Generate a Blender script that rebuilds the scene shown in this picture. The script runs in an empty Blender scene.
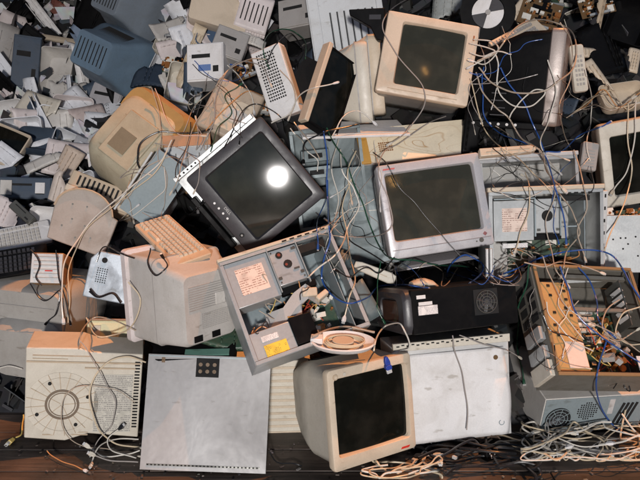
import bpy, math, random
from mathutils import Vector, Matrix
random.seed(11)
SC = bpy.context.scene
COL = SC.collection
# ------------------------------------------------------------------ camera
CAM_H, PITCH, FPX = 1.35, math.radians(13), 700.0
cam_d = bpy.data.cameras.new('camera'); cam = bpy.data.objects.new('camera', cam_d); COL.objects.link(cam)
cam.location = (0, 0, CAM_H); cam.rotation_euler = (math.radians(90) - PITCH, 0, 0)
cam_d.sensor_width = 36; cam_d.lens = 36 * FPX / 640; cam_d.clip_start = .05; cam_d.clip_end = 400
SC.camera = cam
FWD = Vector((0, math.cos(PITCH), -math.sin(PITCH))); UPV = Vector((0, math.sin(PITCH), math.cos(PITCH))); RGT = Vector((1, 0, 0))
EYE = Vector((0, 0, CAM_H))
def ray(px, py): return RGT * ((px - 320) / FPX) + FWD - UPV * ((py - 240) / FPX)
def at(px, py, d): return EYE + ray(px, py) * d
def rot(pitch, roll, yaw):
    return Matrix.Rotation(math.radians(yaw), 4, 'Z') @ Matrix.Rotation(math.radians(pitch), 4, 'X') @ Matrix.Rotation(math.radians(roll), 4, 'Y')
# ------------------------------------------------------------------ materials
MATS = {}
def mat(name, col, rough=.5, metal=0.0, grime=.35, grime_col=None, scale=9.0, spec=.5, bump=.08, coat=0.0, dent=0.0):
    if name in MATS: return MATS[name]
    m = bpy.data.materials.new(name); m.use_nodes = True
    nt = m.node_tree; N = nt.nodes; L = nt.links
    b = N['Principled BSDF']
    tc = N.new('ShaderNodeTexCoord'); oi = N.new('ShaderNodeObjectInfo')
    add = N.new('ShaderNodeVectorMath'); add.operation = 'ADD'
    sc = N.new('ShaderNodeVectorMath'); sc.operation = 'SCALE'; sc.inputs['Scale'].default_value = 37.0
    cmb = N.new('ShaderNodeCombineXYZ')
    for k in range(3): L.new(oi.outputs['Random'], cmb.inputs[k])
    L.new(cmb.outputs[0], sc.inputs[0]); L.new(tc.outputs['Object'], add.inputs[0]); L.new(sc.outputs[0], add.inputs[1])
    n1 = N.new('ShaderNodeTexNoise'); n1.inputs['Scale'].default_value = scale; n1.inputs['Detail'].default_value = 7; n1.inputs['Roughness'].default_value = .62
    n1.inputs['Distortion'].default_value = .6
    L.new(add.outputs[0], n1.inputs['Vector'])
    r1 = N.new('ShaderNodeValToRGB'); r1.color_ramp.elements[0].position = .42; r1.color_ramp.elements[1].position = .78
    L.new(n1.outputs['Fac'], r1.inputs[0])
    n2 = N.new('ShaderNodeTexNoise'); n2.inputs['Scale'].default_value = scale * 22; n2.inputs['Detail'].default_value = 4
    L.new(add.outputs[0], n2.inputs['Vector'])
    # thin scratches: stretched noise
    mp = N.new('ShaderNodeMapping'); mp.inputs['Scale'].default_value = (14, 160, 40); mp.inputs['Rotation'].default_value = (.3, .5, .7)
    L.new(add.outputs[0], mp.inputs[0])
    n3 = N.new('ShaderNodeTexNoise'); n3.inputs['Scale'].default_value = 1.0; n3.inputs['Detail'].default_value = 3
    L.new(mp.outputs[0], n3.inputs['Vector'])
    r3 = N.new('ShaderNodeValToRGB'); r3.color_ramp.elements[0].position = .66; r3.color_ramp.elements[1].position = .74
    L.new(n3.outputs['Fac'], r3.inputs[0])
    g = grime_col or (col[0] * .38, col[1] * .33, col[2] * .26)
    mf = N.new('ShaderNodeMath'); mf.operation = 'MULTIPLY'; mf.inputs[1].default_value = grime
    L.new(r1.outputs[0], mf.inputs[0])
    mx = N.new('ShaderNodeMix'); mx.data_type = 'RGBA'
    mx.inputs['A'].default_value = (*col, 1); mx.inputs['B'].default_value = (*g, 1); L.new(mf.outputs[0], mx.inputs['Factor'])
    ms = N.new('ShaderNodeMath'); ms.operation = 'MULTIPLY'; ms.inputs[1].default_value = min(.7, grime * 1.3)
    L.new(r3.outputs[0], ms.inputs[0])
    mx2 = N.new('ShaderNodeMix'); mx2.data_type = 'RGBA'; mx2.inputs['B'].default_value = (*g, 1)
    L.new(mx.outputs['Result'], mx2.inputs['A']); L.new(ms.outputs[0], mx2.inputs['Factor'])
    # slight value jitter, per object and fine-grained
    hv = N.new('ShaderNodeHueSaturation')
    mr = N.new('ShaderNodeMapRange'); mr.inputs['To Min'].default_value = .88; mr.inputs['To Max'].default_value = 1.1
    L.new(n2.outputs['Fac'], mr.inputs[0]); L.new(mr.outputs[0], hv.inputs['Value']); L.new(mx2.outputs['Result'], hv.inputs['Color'])
    L.new(hv.outputs[0], b.inputs['Base Color'])
    rr = N.new('ShaderNodeMapRange'); rr.inputs['To Min'].default_value = max(.03, rough - .12); rr.inputs['To Max'].default_value = min(1, rough + .25)
    L.new(r1.outputs[0], rr.inputs[0]); L.new(rr.outputs[0], b.inputs['Roughness'])
    b.inputs['Metallic'].default_value = metal; b.inputs['Specular IOR Level'].default_value = spec
    b.inputs['Coat Weight'].default_value = coat
    if bump:
        bp = N.new('ShaderNodeBump'); bp.inputs['Strength'].default_value = bump; bp.inputs['Distance'].default_value = .002
        L.new(n2.outputs['Fac'], bp.inputs['Height']); L.new(bp.outputs[0], b.inputs['Normal'])
        if dent:
            n5 = N.new('ShaderNodeTexNoise'); n5.inputs['Scale'].default_value = 4.5; n5.inputs['Detail'].default_value = 3; n5.inputs['Distortion'].default_value = 1.5; L.new(add.outputs[0], n5.inputs['Vector'])
            b5 = N.new('ShaderNodeBump'); b5.inputs['Strength'].default_value = dent; b5.inputs['Distance'].default_value = .03; L.new(n5.outputs['Fac'], b5.inputs['Height']); L.new(b5.outputs[0], bp.inputs['Normal'])
    MATS[name] = m
    return m
def glass_mat(name, col, rough=.07, spec=.5):
    if name in MATS: return MATS[name]
    m = bpy.data.materials.new(name); m.use_nodes = True; nt = m.node_tree; N = nt.nodes; L = nt.links; b = N['Principled BSDF']
    tc = N.new('ShaderNodeTexCoord'); n = N.new('ShaderNodeTexNoise'); n.inputs['Scale'].default_value = 14; n.inputs['Detail'].default_value = 8
    L.new(tc.outputs['Object'], n.inputs['Vector'])
    r = N.new('ShaderNodeValToRGB'); r.color_ramp.elements[0].position = .45; r.color_ramp.elements[1].position = .85
    r.color_ramp.elements[0].color = (*col, 1); r.color_ramp.elements[1].color = (col[0] * 1.5 + .008, col[1] * 1.45 + .007, col[2] * 1.4 + .006, 1)
    L.new(n.outputs['Fac'], r.inputs[0]); L.new(r.outputs[0], b.inputs['Base Color'])
    mr = N.new('ShaderNodeMapRange'); mr.inputs['To Min'].default_value = rough; mr.inputs['To Max'].default_value = rough + .12
    L.new(r.outputs[0], mr.inputs[0]); L.new(mr.outputs[0], b.inputs['Roughness'])
    b.inputs['IOR'].default_value = 1.5; b.inputs['Specular IOR Level'].default_value = spec
    MATS[name] = m; return m
def spots_mat(name, base, ink, rows=240.0, xs=90.0, cover=.5, th=.5):
    """printed label: pale paper with rows of small dark marks and blank gaps"""
    if name in MATS: return MATS[name]
    m = bpy.data.materials.new(name); m.use_nodes = True; nt = m.node_tree; N = nt.nodes; L = nt.links; b = N['Principled BSDF']
    tc = N.new('ShaderNodeTexCoord'); sx = N.new('ShaderNodeSeparateXYZ'); L.new(tc.outputs['Object'], sx.inputs[0])
    def math_(op, a, v=None, c=None):
        q = N.new('ShaderNodeMath'); q.operation = op
        for k, z in enumerate((a, v)):
            if z is None: continue
            if isinstance(z, (int, float)): q.inputs[k].default_value = z
            else: L.new(z, q.inputs[k])
        return q.outputs[0]
    row = math_('FRACT', math_('MULTIPLY', sx.outputs['Z'], rows)); band = math_('MULTIPLY', math_('GREATER_THAN', row, .38), math_('LESS_THAN', row, .82))
    cz = N.new('ShaderNodeCombineXYZ'); L.new(math_('MULTIPLY', sx.outputs['X'], xs * 3), cz.inputs[0]); L.new(math_('FLOOR', math_('MULTIPLY', sx.outputs['Z'], rows)), cz.inputs[2])
    n = N.new('ShaderNodeTexNoise'); n.inputs['Scale'].default_value = 1.0; n.inputs['Detail'].default_value = 2; L.new(cz.outputs[0], n.inputs['Vector'])
    n2 = N.new('ShaderNodeTexNoise'); n2.inputs['Scale'].default_value = 34; n2.inputs['Detail'].default_value = 1; L.new(tc.outputs['Object'], n2.inputs['Vector'])
    fac = math_('MULTIPLY', math_('MULTIPLY', band, math_('GREATER_THAN', n.outputs['Fac'], th)), math_('GREATER_THAN', n2.outputs['Fac'], cover))
    n3 = N.new('ShaderNodeTexNoise'); n3.inputs['Scale'].default_value = 25; n3.inputs['Detail'].default_value = 5; L.new(tc.outputs['Object'], n3.inputs['Vector'])
    mx0 = N.new('ShaderNodeMix'); mx0.data_type = 'RGBA'; mx0.inputs['A'].default_value = (*base, 1); mx0.inputs['B'].default_value = (*[c * .6 for c in base], 1)
    r3 = N.new('ShaderNodeValToRGB'); r3.color_ramp.elements[0].position = .5; r3.color_ramp.elements[1].position = .8; L.new(n3.outputs['Fac'], r3.inputs[0]); L.new(r3.outputs[0], mx0.inputs['Factor'])
    mx = N.new('ShaderNodeMix'); mx.data_type = 'RGBA'; mx.inputs['B'].default_value = (*ink, 1); L.new(mx0.outputs['Result'], mx.inputs['A']); L.new(fac, mx.inputs['Factor'])
    L.new(mx.outputs['Result'], b.inputs['Base Color']); b.inputs['Roughness'].default_value = .6
    MATS[name] = m; return m
def island_mat(name, cols, rough=.6):
    m = bpy.data.materials.new(name); m.use_nodes = True; nt = m.node_tree; N = nt.nodes; L = nt.links; b = N['Principled BSDF']
    g = N.new('ShaderNodeNewGeometry'); r = N.new('ShaderNodeValToRGB'); r.color_ramp.interpolation = 'CONSTANT'
    e = r.color_ramp.elements
    while len(e) < len(cols): e.new(.5)
    for i, c in enumerate(cols): e[i].position = i / len(cols); e[i].color = (*c, 1)
    L.new(g.outputs['Random Per Island'], r.inputs[0])
    tc = N.new('ShaderNodeTexCoord'); n = N.new('ShaderNodeTexNoise'); n.inputs['Scale'].default_value = 18; n.inputs['Detail'].default_value = 6
    L.new(tc.outputs['Object'], n.inputs['Vector'])
    mx = N.new('ShaderNodeMix'); mx.data_type = 'RGBA'; mx.blend_type = 'MULTIPLY'; mx.inputs['Factor'].default_value = .6
    L.new(r.outputs[0], mx.inputs['A']); L.new(n.outputs['Color'], mx.inputs['B'])
    hs = N.new('ShaderNodeHueSaturation'); hs.inputs['Saturation'].default_value = .7; hs.inputs['Value'].default_value = 1.25
    L.new(mx.outputs['Result'], hs.inputs['Color']); L.new(hs.outputs[0], b.inputs['Base Color']); b.inputs['Roughness'].default_value = rough
    MATS[name] = m; return m
BEIGE = mat('beige_plastic', (.56, .47, .36)); CREAM = mat('cream_plastic', (.57, .53, .45)); TAN = mat('tan_plastic', (.44, .35, .25))
LGREY = mat('light_grey_plastic', (.52, .50, .47)); MGREY = mat('mid_grey_plastic', (.33, .315, .30)); WHITE = mat('white_plastic', (.69, .68, .675), grime=.4)
PINKW = mat('pinkish_white_plastic', (.64, .575, .565)); BLUEG = mat('blue_grey_plastic', (.12, .18, .245), grime=.35)
DUSKY = mat('dusky_steel', (.115, .15, .16), rough=.55, metal=.15, grime=.45, scale=5); BLUED = mat('dark_blue_grey_plastic', (.045, .065, .095))
DARK = mat('charcoal_plastic', (.042, .041, .046), rough=.45, grime=.2, spec=.35); BLACK = mat('black_plastic', (.005, .005, .0055), rough=.5, grime=.2, grime_col=(.012, .011, .010), spec=.1)
SILVER = mat('silver_paint', (.52, .51, .525), rough=.36, metal=.25, grime=.2); SILVERD = mat('silver_grey_paint', (.30, .285, .29), rough=.35, metal=.3, grime=.2)
GALV = mat('galvanised_steel', (.43, .45, .455), rough=.42, metal=.35, grime=.3, scale=5); GALVB = mat('blue_grey_steel', (.27, .325, .345), rough=.5, metal=.25, grime=.3, scale=5)
GALVW = mat('pale_steel', (.60, .605, .60), rough=.4, metal=.3, grime=.3, scale=4); STEELD = mat('dark_steel', (.11, .11, .10), rough=.45, metal=.4, grime=.5)
SHEET = mat('scuffed_sheet_steel', (.27, .265, .265), rough=.45, metal=.15, grime=.3, scale=2.4, dent=.045)
ORANGE = mat('warm_lit_bracket', (.46, .28, .11), rough=.5, grime=.3); ORANGE_END = mat('strong_orange_plastic', (.55, .30, .07), grime=.3)  # the bracket's orange is warm light put into its colour
HOLE = mat('black_opening_shade', (.006, .006, .006), rough=.9, grime=0, bump=0)  # near-black solid pieces stand in for the shade inside openings
PCB = mat('circuit_board_green', (.035, .075, .05), rough=.4, grime=.5, grime_col=(.12, .10, .06), scale=40); PCBB = mat('circuit_board_brown', (.13, .075, .03), rough=.45, grime=.5, scale=40)
SLOTW = mat('white_slot_plastic', (.66, .64, .58)); COPPER = mat('copper_windings', (.50, .20, .06), rough=.35, metal=.6)
GLASS_A = glass_mat('screen_glass_olive', (.032, .032, .024), .09, .3); GLASS_B = glass_mat('screen_glass_black', (.004, .005, .004), .09, .22); GLASS_C = glass_mat('screen_glass_grey', (.020, .022, .019))
LABEL = spots_mat('printed_label', (.70, .56, .48), (.34, .22, .18), 120, 60, .48, .47); LABELW = spots_mat('white_label', (.74, .72, .70), (.2, .2, .25), 230, 120, .42, .5)
YLABEL = spots_mat('yellow_label', (.75, .52, .05), (.22, .14, .03), 200, 110, .50, .5)
PAPER = spots_mat('printed_leaflet', (.50, .48, .42), (.20, .19, .18), 130, 90, .40, .46)
RIBBON = mat('grey_ribbon_cable', (.42, .41, .40), rough=.5, grime=.25)
C_WHITE = mat('white_cable', (.62, .59, .53), rough=.4, grime=.3); C_BEIGE = mat('beige_cable', (.58, .48, .34), rough=.4, grime=.3); C_GREY = mat('grey_cable', (.32, .29, .27), rough=.4)
C_BLACK = mat('black_cable', (.012, .012, .013), rough=.35, grime=.15); C_BLUE = mat('blue_cable', (.02, .075, .28), rough=.35, grime=.2); C_GREEN = mat('green_cable', (.012, .065, .035), rough=.35, grime=.2)
C_YELL = mat('yellowed_plug', (.62, .46, .14), rough=.45); C_ORNG = mat('orange_wire', (.55, .26, .10), rough=.4); C_TAN = mat('tan_cable', (.40, .33, .26), rough=.4)
RED = mat('red_badge', (.50, .03, .02), rough=.4, grime=.1); BLUEP = mat('blue_plug', (.02, .05, .30), rough=.4); CORAL = mat('red_wire', (.45, .06, .03), rough=.4)
# ------------------------------------------------------------------ mesh builder
class MB:
    def __init__(self): self.v = []; self.f = []; self.mi = []; self.cur = 0
    def _add(self, vs, fs):
        o = len(self.v); self.v += [tuple(p) for p in vs]; self.f += [tuple(i + o for i in q) for q in fs]; self.mi += [self.cur] * len(fs)
    def box(self, c, s, m=None):
        x, y, z = s[0] / 2, s[1] / 2, s[2] / 2
        vs = [Vector((a * x, b * y, d * z)) for a in (-1, 1) for b in (-1, 1) for d in (-1, 1)]
        if m is not None: vs = [m.to_3x3() @ p for p in vs]
        vs = [p + Vector(c) for p in vs]
        self._add(vs, [(0, 1, 3, 2), (4, 6, 7, 5), (0, 4, 5, 1), (2, 3, 7, 6), (0, 2, 6, 4), (1, 5, 7, 3)]); return self
    def prism(self, poly, y0, y1):
        """outline in the x-z plane, counter-clockwise seen from -y, pushed from y0 to y1"""
        n = len(poly); vs = [(p[0], y0, p[1]) for p in poly] + [(p[0], y1, p[1]) for p in poly]
        fs = [tuple(range(n)), tuple(range(2 * n - 1, n - 1, -1))] + [(i, i + n, (i + 1) % n + n, (i + 1) % n) for i in range(n)]
        self._add(vs, fs); return self
    def loft(self, rings, cap0=True, cap1=True):
        n = len(rings[0]); vs = [p for r in rings for p in r]; fs = []
        for k in range(len(rings) - 1):
            for i in range(n):
                j = (i + 1) % n; fs.append((k * n + i, k * n + j, (k + 1) * n + j, (k + 1) * n + i))
        if cap0: fs.append(tuple(range(n - 1, -1, -1)))
        if cap1: fs.append(tuple((len(rings) - 1) * n + i for i in range(n)))
        self._add(vs, fs); return self
    def tube(self, pts, r, n=6, caps=True, taper=None):
        pts = [Vector(p) for p in pts]
        if len(pts) < 2: return self
        t0 = (pts[1] - pts[0]).normalized(); a = Vector((0, 0, 1)) if abs(t0.z) < .9 else Vector((1, 0, 0))
        u = t0.cross(a).normalized(); rings = []
        for i, p in enumerate(pts):
            t = (pts[min(i + 1, len(pts) - 1)] - pts[max(i - 1, 0)])
            t = t.normalized() if t.length > 1e-9 else t0
            u = (u - t * u.dot(t)); u = u.normalized() if u.length > 1e-6 else t.orthogonal().normalized()
            w = t.cross(u); rr = r * (taper[i] if taper else 1)
            rings.append([p + (u * math.cos(2 * math.pi * k / n) + w * math.sin(2 * math.pi * k / n)) * rr for k in range(n)])
        return self.loft(rings, caps, caps)
    def cyl(self, c, axis, r, h, n=20, r2=None):
        ax = Vector(axis).normalized(); c = Vector(c); u = ax.orthogonal().normalized(); w = ax.cross(u); r2 = r if r2 is None else r2
        ring = lambda q, rr: [q + (u * math.cos(2 * math.pi * k / n) + w * math.sin(2 * math.pi * k / n)) * rr for k in range(n)]
        return self.loft([ring(c - ax * h / 2, r), ring(c + ax * h / 2, r2)])
    def ringdisc(self, c, r0, r1, y0, y1, n=32):
        """flat ring in the x-z plane"""
        R = lambda r, y: [(c[0] + r * math.cos(2 * math.pi * k / n), y, c[1] + r * math.sin(2 * math.pi * k / n)) for k in range(n)]
        rs = [R(r0, y1), R(r0, y0), R(r1, y0), R(r1, y1), R(r0, y1)]
        return self.loft(rs, False, False)
    def grid(self, fn, nu, nv):
        vs = [fn(i / nu, j / nv) for j in range(nv + 1) for i in range(nu + 1)]
        fs = [(j * (nu + 1) + i, j * (nu + 1) + i + 1, (j + 1) * (nu + 1) + i + 1, (j + 1) * (nu + 1) + i) for j in range(nv) for i in range(nu)]
        self._add(vs, fs); return self
    def build(self, name, m, parent=None, bevel=0.0, smooth=False, solid=0.0):
        me = bpy.data.meshes.new(name); me.from_pydata(self.v, [], self.f); me.update()
        import bmesh
        bm = bmesh.new(); bm.from_mesh(me); bmesh.ops.recalc_face_normals(bm, faces=bm.faces); bm.to_mesh(me); bm.free()
        for q in (m if isinstance(m, (list, tuple)) else [m]): me.materials.append(q)
        if any(self.mi): me.polygons.foreach_set('material_index', self.mi)
        o = bpy.data.objects.new(name, me); COL.objects.link(o)
        if parent: o.parent = parent
        if solid:
            s = o.modifiers.new('thickness', 'SOLIDIFY'); s.thickness = solid; s.offset = 0
        if bevel:
            b = o.modifiers.new('bevel', 'BEVEL'); b.width = bevel; b.segments = 2; b.limit_method = 'ANGLE'; b.angle_limit = math.radians(40)
        if smooth or bevel:
            for p in me.polygons: p.use_smooth = True
            try:
                me.set_sharp_from_angle(angle=math.radians(38 if smooth else 25))
            except Exception: pass
        return o
def rrect(y, w, h, r=.01, cx=0, cz=0, k=4):
    """rounded rectangle ring at depth y"""
    r = max(.0005, min(r, w / 2 - 1e-4, h / 2 - 1e-4)); out = []
    for (sx, sz, a0) in ((1, 1, 0), (-1, 1, 90), (-1, -1, 180), (1, -1, 270)):
        for i in range(k + 1):
            a = math.radians(a0 + 90 * i / k)
            out.append(Vector((cx + sx * (w / 2 - r) + r * math.cos(a), y, cz + sz * (h / 2 - r) + r * math.sin(a))))
    return out
def thing(name, label, cat, group=None, M=None):
    o = bpy.data.objects.new(name, None); COL.objects.link(o); o.empty_display_size = .05
    o['label'] = label; o['category'] = cat
    if group: o['group'] = group
    if M is not None: o.matrix_world = M
    return o
def tag(o, label, cat, group=None):
    o['label'] = label; o['category'] = cat
    if group: o['group'] = group
    return o
def pose(o, px, py, d, pitch=0, roll=0, yaw=0):
    o.matrix_world = Matrix.Translation(at(px, py, d)) @ rot(pitch, roll, yaw); return o
def posew(o, loc, r):
    o.matrix_world = Matrix.Translation(Vector(loc)) @ rot(*[math.degrees(a) for a in r]); return o
def dup(root, label=None, group=None):
    r = root.copy(); COL.objects.link(r)
    if label: r['label'] = label
    if group: r['group'] = group
    for ch in list(root.children):
        c = ch.copy(); COL.objects.link(c); c.parent = r
        for g in list(ch.children):
            d = g.copy(); COL.objects.link(d); d.parent = c
    return r

def each(name, m, parent, shapes, bevel=0.0, smooth=False):
    """one mesh per piece: every countable part is an object of its own"""
    out = []
    for fn in shapes:
        b = MB(); fn(b); out.append(b.build(name, m, parent, bevel=bevel, smooth=smooth))
    return out
def bx(c, s, m=None): return lambda b: b.box(c, s, m)
def cy(c, ax, r, h, n=14): return lambda b: b.cyl(c, ax, r, h, n)
# ------------------------------------------------------------------ prototypes (front face in the x-z plane at y=0, depth along +y)
def crt(t, w, h, d, fl=.03, fr=.03, ft=.03, fb=.045, bz=BEIGE, hs=BEIGE, gl=GLASS_A, rc=.012, sag=.012, lip=.05, taper=(.62, .55), vents=True, depthk=(.30, .62), recess=.014, drop=.0):
    sw, sh = w - fl - fr, h - ft - fb; cx = (fl - fr) / 2; cz = (fb - ft) / 2
    m = MB()
    m.loft([rrect(lip, w - .004, h - .004, rc), rrect(.010, w, h, rc), rrect(.002, w - .006, h - .006, rc * .8), rrect(0, w - .014, h - .014, rc * .7),
            rrect(0, sw + .006, sh + .006, .012, cx, cz), rrect(.004, sw + .001, sh + .001, .011, cx, cz), rrect(recess + .008, sw - .008, sh - .008, .010, cx, cz)], False, False)
    m.build('bezel', bz, t, smooth=True)
    g = MB()
    g.grid(lambda u, v: (cx + (u - .5) * (sw - .004), recess + sag * (2 * (u - .5)) ** 2 * .55 + sag * (2 * (v - .5)) ** 2 * .45 - sag * .5, cz + (v - .5) * (sh - .004)), 16, 12)
    g.build('screen', gl, t, smooth=True)
    b = MB(); k0, k1 = depthk
    b.loft([rrect(lip - .004, w - .012, h - .012, rc * 1.4), rrect(lip + .01, w - .02, h - .02, rc * 2), rrect(d * k0, w * .965, h * .96, rc * 2.6),
            rrect(d * (k0 + .12), w * .93, h * .92, rc * 3, 0, -drop * .2), rrect(d * k1, w * (taper[0] + .10), h * (taper[1] + .16), rc * 3, 0, -drop),
            rrect(d * .95, w * taper[0], h * taper[1], rc * 3, 0, -drop), rrect(d, w * taper[0] - .02, h * taper[1] - .02, rc * 2, 0, -drop)])
    hb = b.build('housing', hs, t, smooth=True)
    if vents:
        s = MB(); ang = math.atan2(h * .46 - h * (taper[1] + .16) / 2, d * (k1 - k0 - .12))
        for i in range(9):
            y = d * (k0 + .14) + i * d * (k1 - k0 - .16) / 9; z = h * .462 - math.tan(ang) * (y - d * (k0 + .12)) + .0005
            s.box((0, y, z), (w * .5, .005, .004))
        s.build('vent', HOLE, hb)
    return dict(sw=sw, sh=sh, cx=cx, cz=cz)
def keyboard(t, w=.43, dd=.16, body=BEIGE, keys=CREAM):
    """lies in the x-z plane with the keys facing -y"""
    m = MB(); m.loft([rrect(.022, w - .004, dd - .004, .008), rrect(.006, w, dd, .008), rrect(.002, w - .006, dd - .006, .007)]); m.build('case', body, t, smooth=True)
    k = MB(); p = .0188
    def key(x, z, ww=1):
        c = (x, -.004, z); a = (p * ww - .003) / 2; b = (p - .003) / 2
        k.loft([[Vector((c[0] + sx * a, .003, c[2] + sz * b)) for sx, sz in ((-1, -1), (1, -1), (1, 1), (-1, 1))],
                [Vector((c[0] + sx * a * .72, -.0065, c[2] + .0008 + sz * b * .70)) for sx, sz in ((-1, -1), (1, -1), (1, 1), (-1, 1))]])
    x0 = -w / 2 + .02; zt = dd / 2 - .022
    nmain = int((w - .04 - (.0 if w < .35 else .135)) / p)
    for r in range(6):
        z = zt - r * p - (.008 if r else 0)
        if z < -dd / 2 + .012: break
        if r == 5:
            for i in (0, 1, 2): key(x0 + i * p, z)
            key(x0 + 5.5 * p, z, 4.6)
            for i in range(9, nmain): key(x0 + i * p, z)
        else:
            for i in range(nmain): key(x0 + i * p, z)
        if w >= .35:
            for i in range(3): key(x0 + (nmain + .4 + i) * p, z)
            for i in range(3): key(x0 + (nmain + 3.8 + i) * p, z)
    k.build('keys', keys, t)
def case_box(t, w, h, d, side=LGREY, seam=True, name='cover', bevel=.003):
    m = MB(); m.box((0, d / 2, 0), (w, d, h)); return m.build(name, side, t, bevel=bevel)
def fan_grille(cx, cz, r, y, parent, m=None, name='fan_grille'):
    """dark opening with fan blades behind a wire guard"""
    g = MB(); g.cyl((cx, y + .0005, cz), (0, 1, 0), r, .002, 32); o = g.build('fan_opening', HOLE, parent)
    g = MB()
    for k in range(7):
        a = 2 * math.pi * k / 7; g.box((cx + r * .55 * math.cos(a), y - .0012, cz + r * .55 * math.sin(a)), (r * .62, .002, r * .36), Matrix.Rotation(-a, 4, 'Y') @ Matrix.Rotation(.5, 4, 'X'))
    g.cyl((cx, y - .002, cz), (0, 1, 0), r * .27, .003, 16); g.build('fan_blades', DARK, o)
    g = MB()
    for q in (.96, .70, .45): g.ringdisc((cx, cz), r * q - .0012, r * q + .0012, y - .006, y - .004, 32)
    for k in range(4):
        a = .6 + math.pi * k / 4; g.box((cx, y - .0035, cz), (r * 1.95, .0015, .0022), Matrix.Rotation(-a, 4, 'Y'))
    return g.build(name, m or STEELD, parent)
def holes(cx, cz, nx, nz, px, pz, s, y, parent, name='vent', round_=False, m=HOLE):
    g = MB()
    for i in range(nx):
        for j in range(nz):
            c = (cx + (i - (nx - 1) / 2) * px, y, cz + (j - (nz - 1) / 2) * pz)
            if round_: g.cyl(c, (0, 1, 0), s[0] / 2, .002, 8)
            else: g.box(c, (s[0], .002, s[1]))
    return g.build(name, m, parent)
def tray(t, w, h, d, th=.0016, wall=GALV, floor=None, name='chassis', rim=.012):
    """open steel box, open towards -y"""
    m = MB()
    m.box((0, d - th / 2, 0), (w - .004, th, h - .004))
    m.box((-w / 2 + th / 2, d / 2, 0), (th, d - .004, h)); m.box((w / 2 - th / 2, d / 2, 0), (th, d - .004, h))
    m.box((0, d / 2, h / 2 - th / 2), (w - 2 * th - .002, d - .008, th)); m.box((0, d / 2, -h / 2 + th / 2), (w - 2 * th - .002, d - .008, th))
    # folded rim
    m.box((0, .001, h / 2 - rim / 2 - th), (w - .006, th, rim)); m.box((0, .001, -h / 2 + rim / 2 + th), (w - .006, th, rim))
    m.box((-w / 2 + rim / 2 + th, .0015, 0), (rim, th, h - 2 * rim - .006)); m.box((w / 2 - rim / 2 - th, .0015, 0), (rim, th, h - 2 * rim - .006))
    return m.build(name, wall, t)
def drive(parent, c, s, lab=True, body=GALV, lm=None, name='disk_drive'):
    m = MB(); m.box(c, s); o = m.build(name, body, parent, bevel=.002)
    if lab:
        l = MB(); l.box((c[0] + s[0] * .02, c[1] - s[1] / 2 - .0008, c[2] + s[2] * .02), (s[0] * .62, .001, s[2] * .58)); l.build('label', lm or LABEL, o)
    return o
def board(parent, c, w, h, seed=0, m=PCB, slots=0, dense=34):
    rnd = random.Random(seed); b = MB(); b.box(c, (w, .0016, h))
    for i in range(dense):
        x = c[0] + rnd.uniform(-.46, .46) * w; z = c[2] + rnd.uniform(-.46, .46) * h; s = rnd.choice((.006, .01, .016, .03)); hh = rnd.uniform(.004, .014)
        b.cur = rnd.choice((1, 1, 2, 3)); b.box((x, c[1] - .0008 - hh / 2, z), (s * rnd.uniform(.6, 1.6), hh, s * rnd.uniform(.5, 1.2)))
    b.cur = 3
    for i in range(12):
        x = c[0] + rnd.uniform(-.45, .45) * w; z = c[2] + rnd.uniform(-.45, .45) * h; b.cyl((x, c[1] - .009, z), (0, 1, 0), .005, .016, 10)
    return b.build('circuit_board', [m, BLACK, SLOTW, COPPER], parent)
def catmull(pts, n=10):
    P = [Vector(p) for p in pts]
    if len(P) < 3:
        return [P[0].lerp(P[-1], i / n) for i in range(n + 1)]
    P = [P[0] * 2 - P[1]] + P + [P[-1] * 2 - P[-2]]; out = []
    for i in range(1, len(P) - 2):
        a, b, c, d = P[i - 1:i + 3]
        for k in range(n):
            t = k / n; out.append(.5 * ((2 * b) + (c - a) * t + (2 * a - 5 * b + 4 * c - d) * t * t + (3 * b - a - 3 * c + d) * t ** 3))
    out.append(P[-2]); return out
def ribbon(parent, pts, wv, m=RIBBON, name='ribbon_cable'):
    c = [Vector(p) for p in pts]; wv = Vector(wv) / 2; g = MB()
    vs = [p + wv * s for p in c for s in (-1, 1)]
    g._add(vs, [(2 * i, 2 * i + 1, 2 * i + 3, 2 * i + 2) for i in range(len(c) - 1)])
    return g.build(name, m, parent, solid=.0015)
def wires(parent, specs, m, r=.0016, name='wiring'):
    for pts in specs:
        g = MB(); g.tube(catmull(pts, 7), r, 5); g.build('wire', m, parent, smooth=True)
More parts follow.
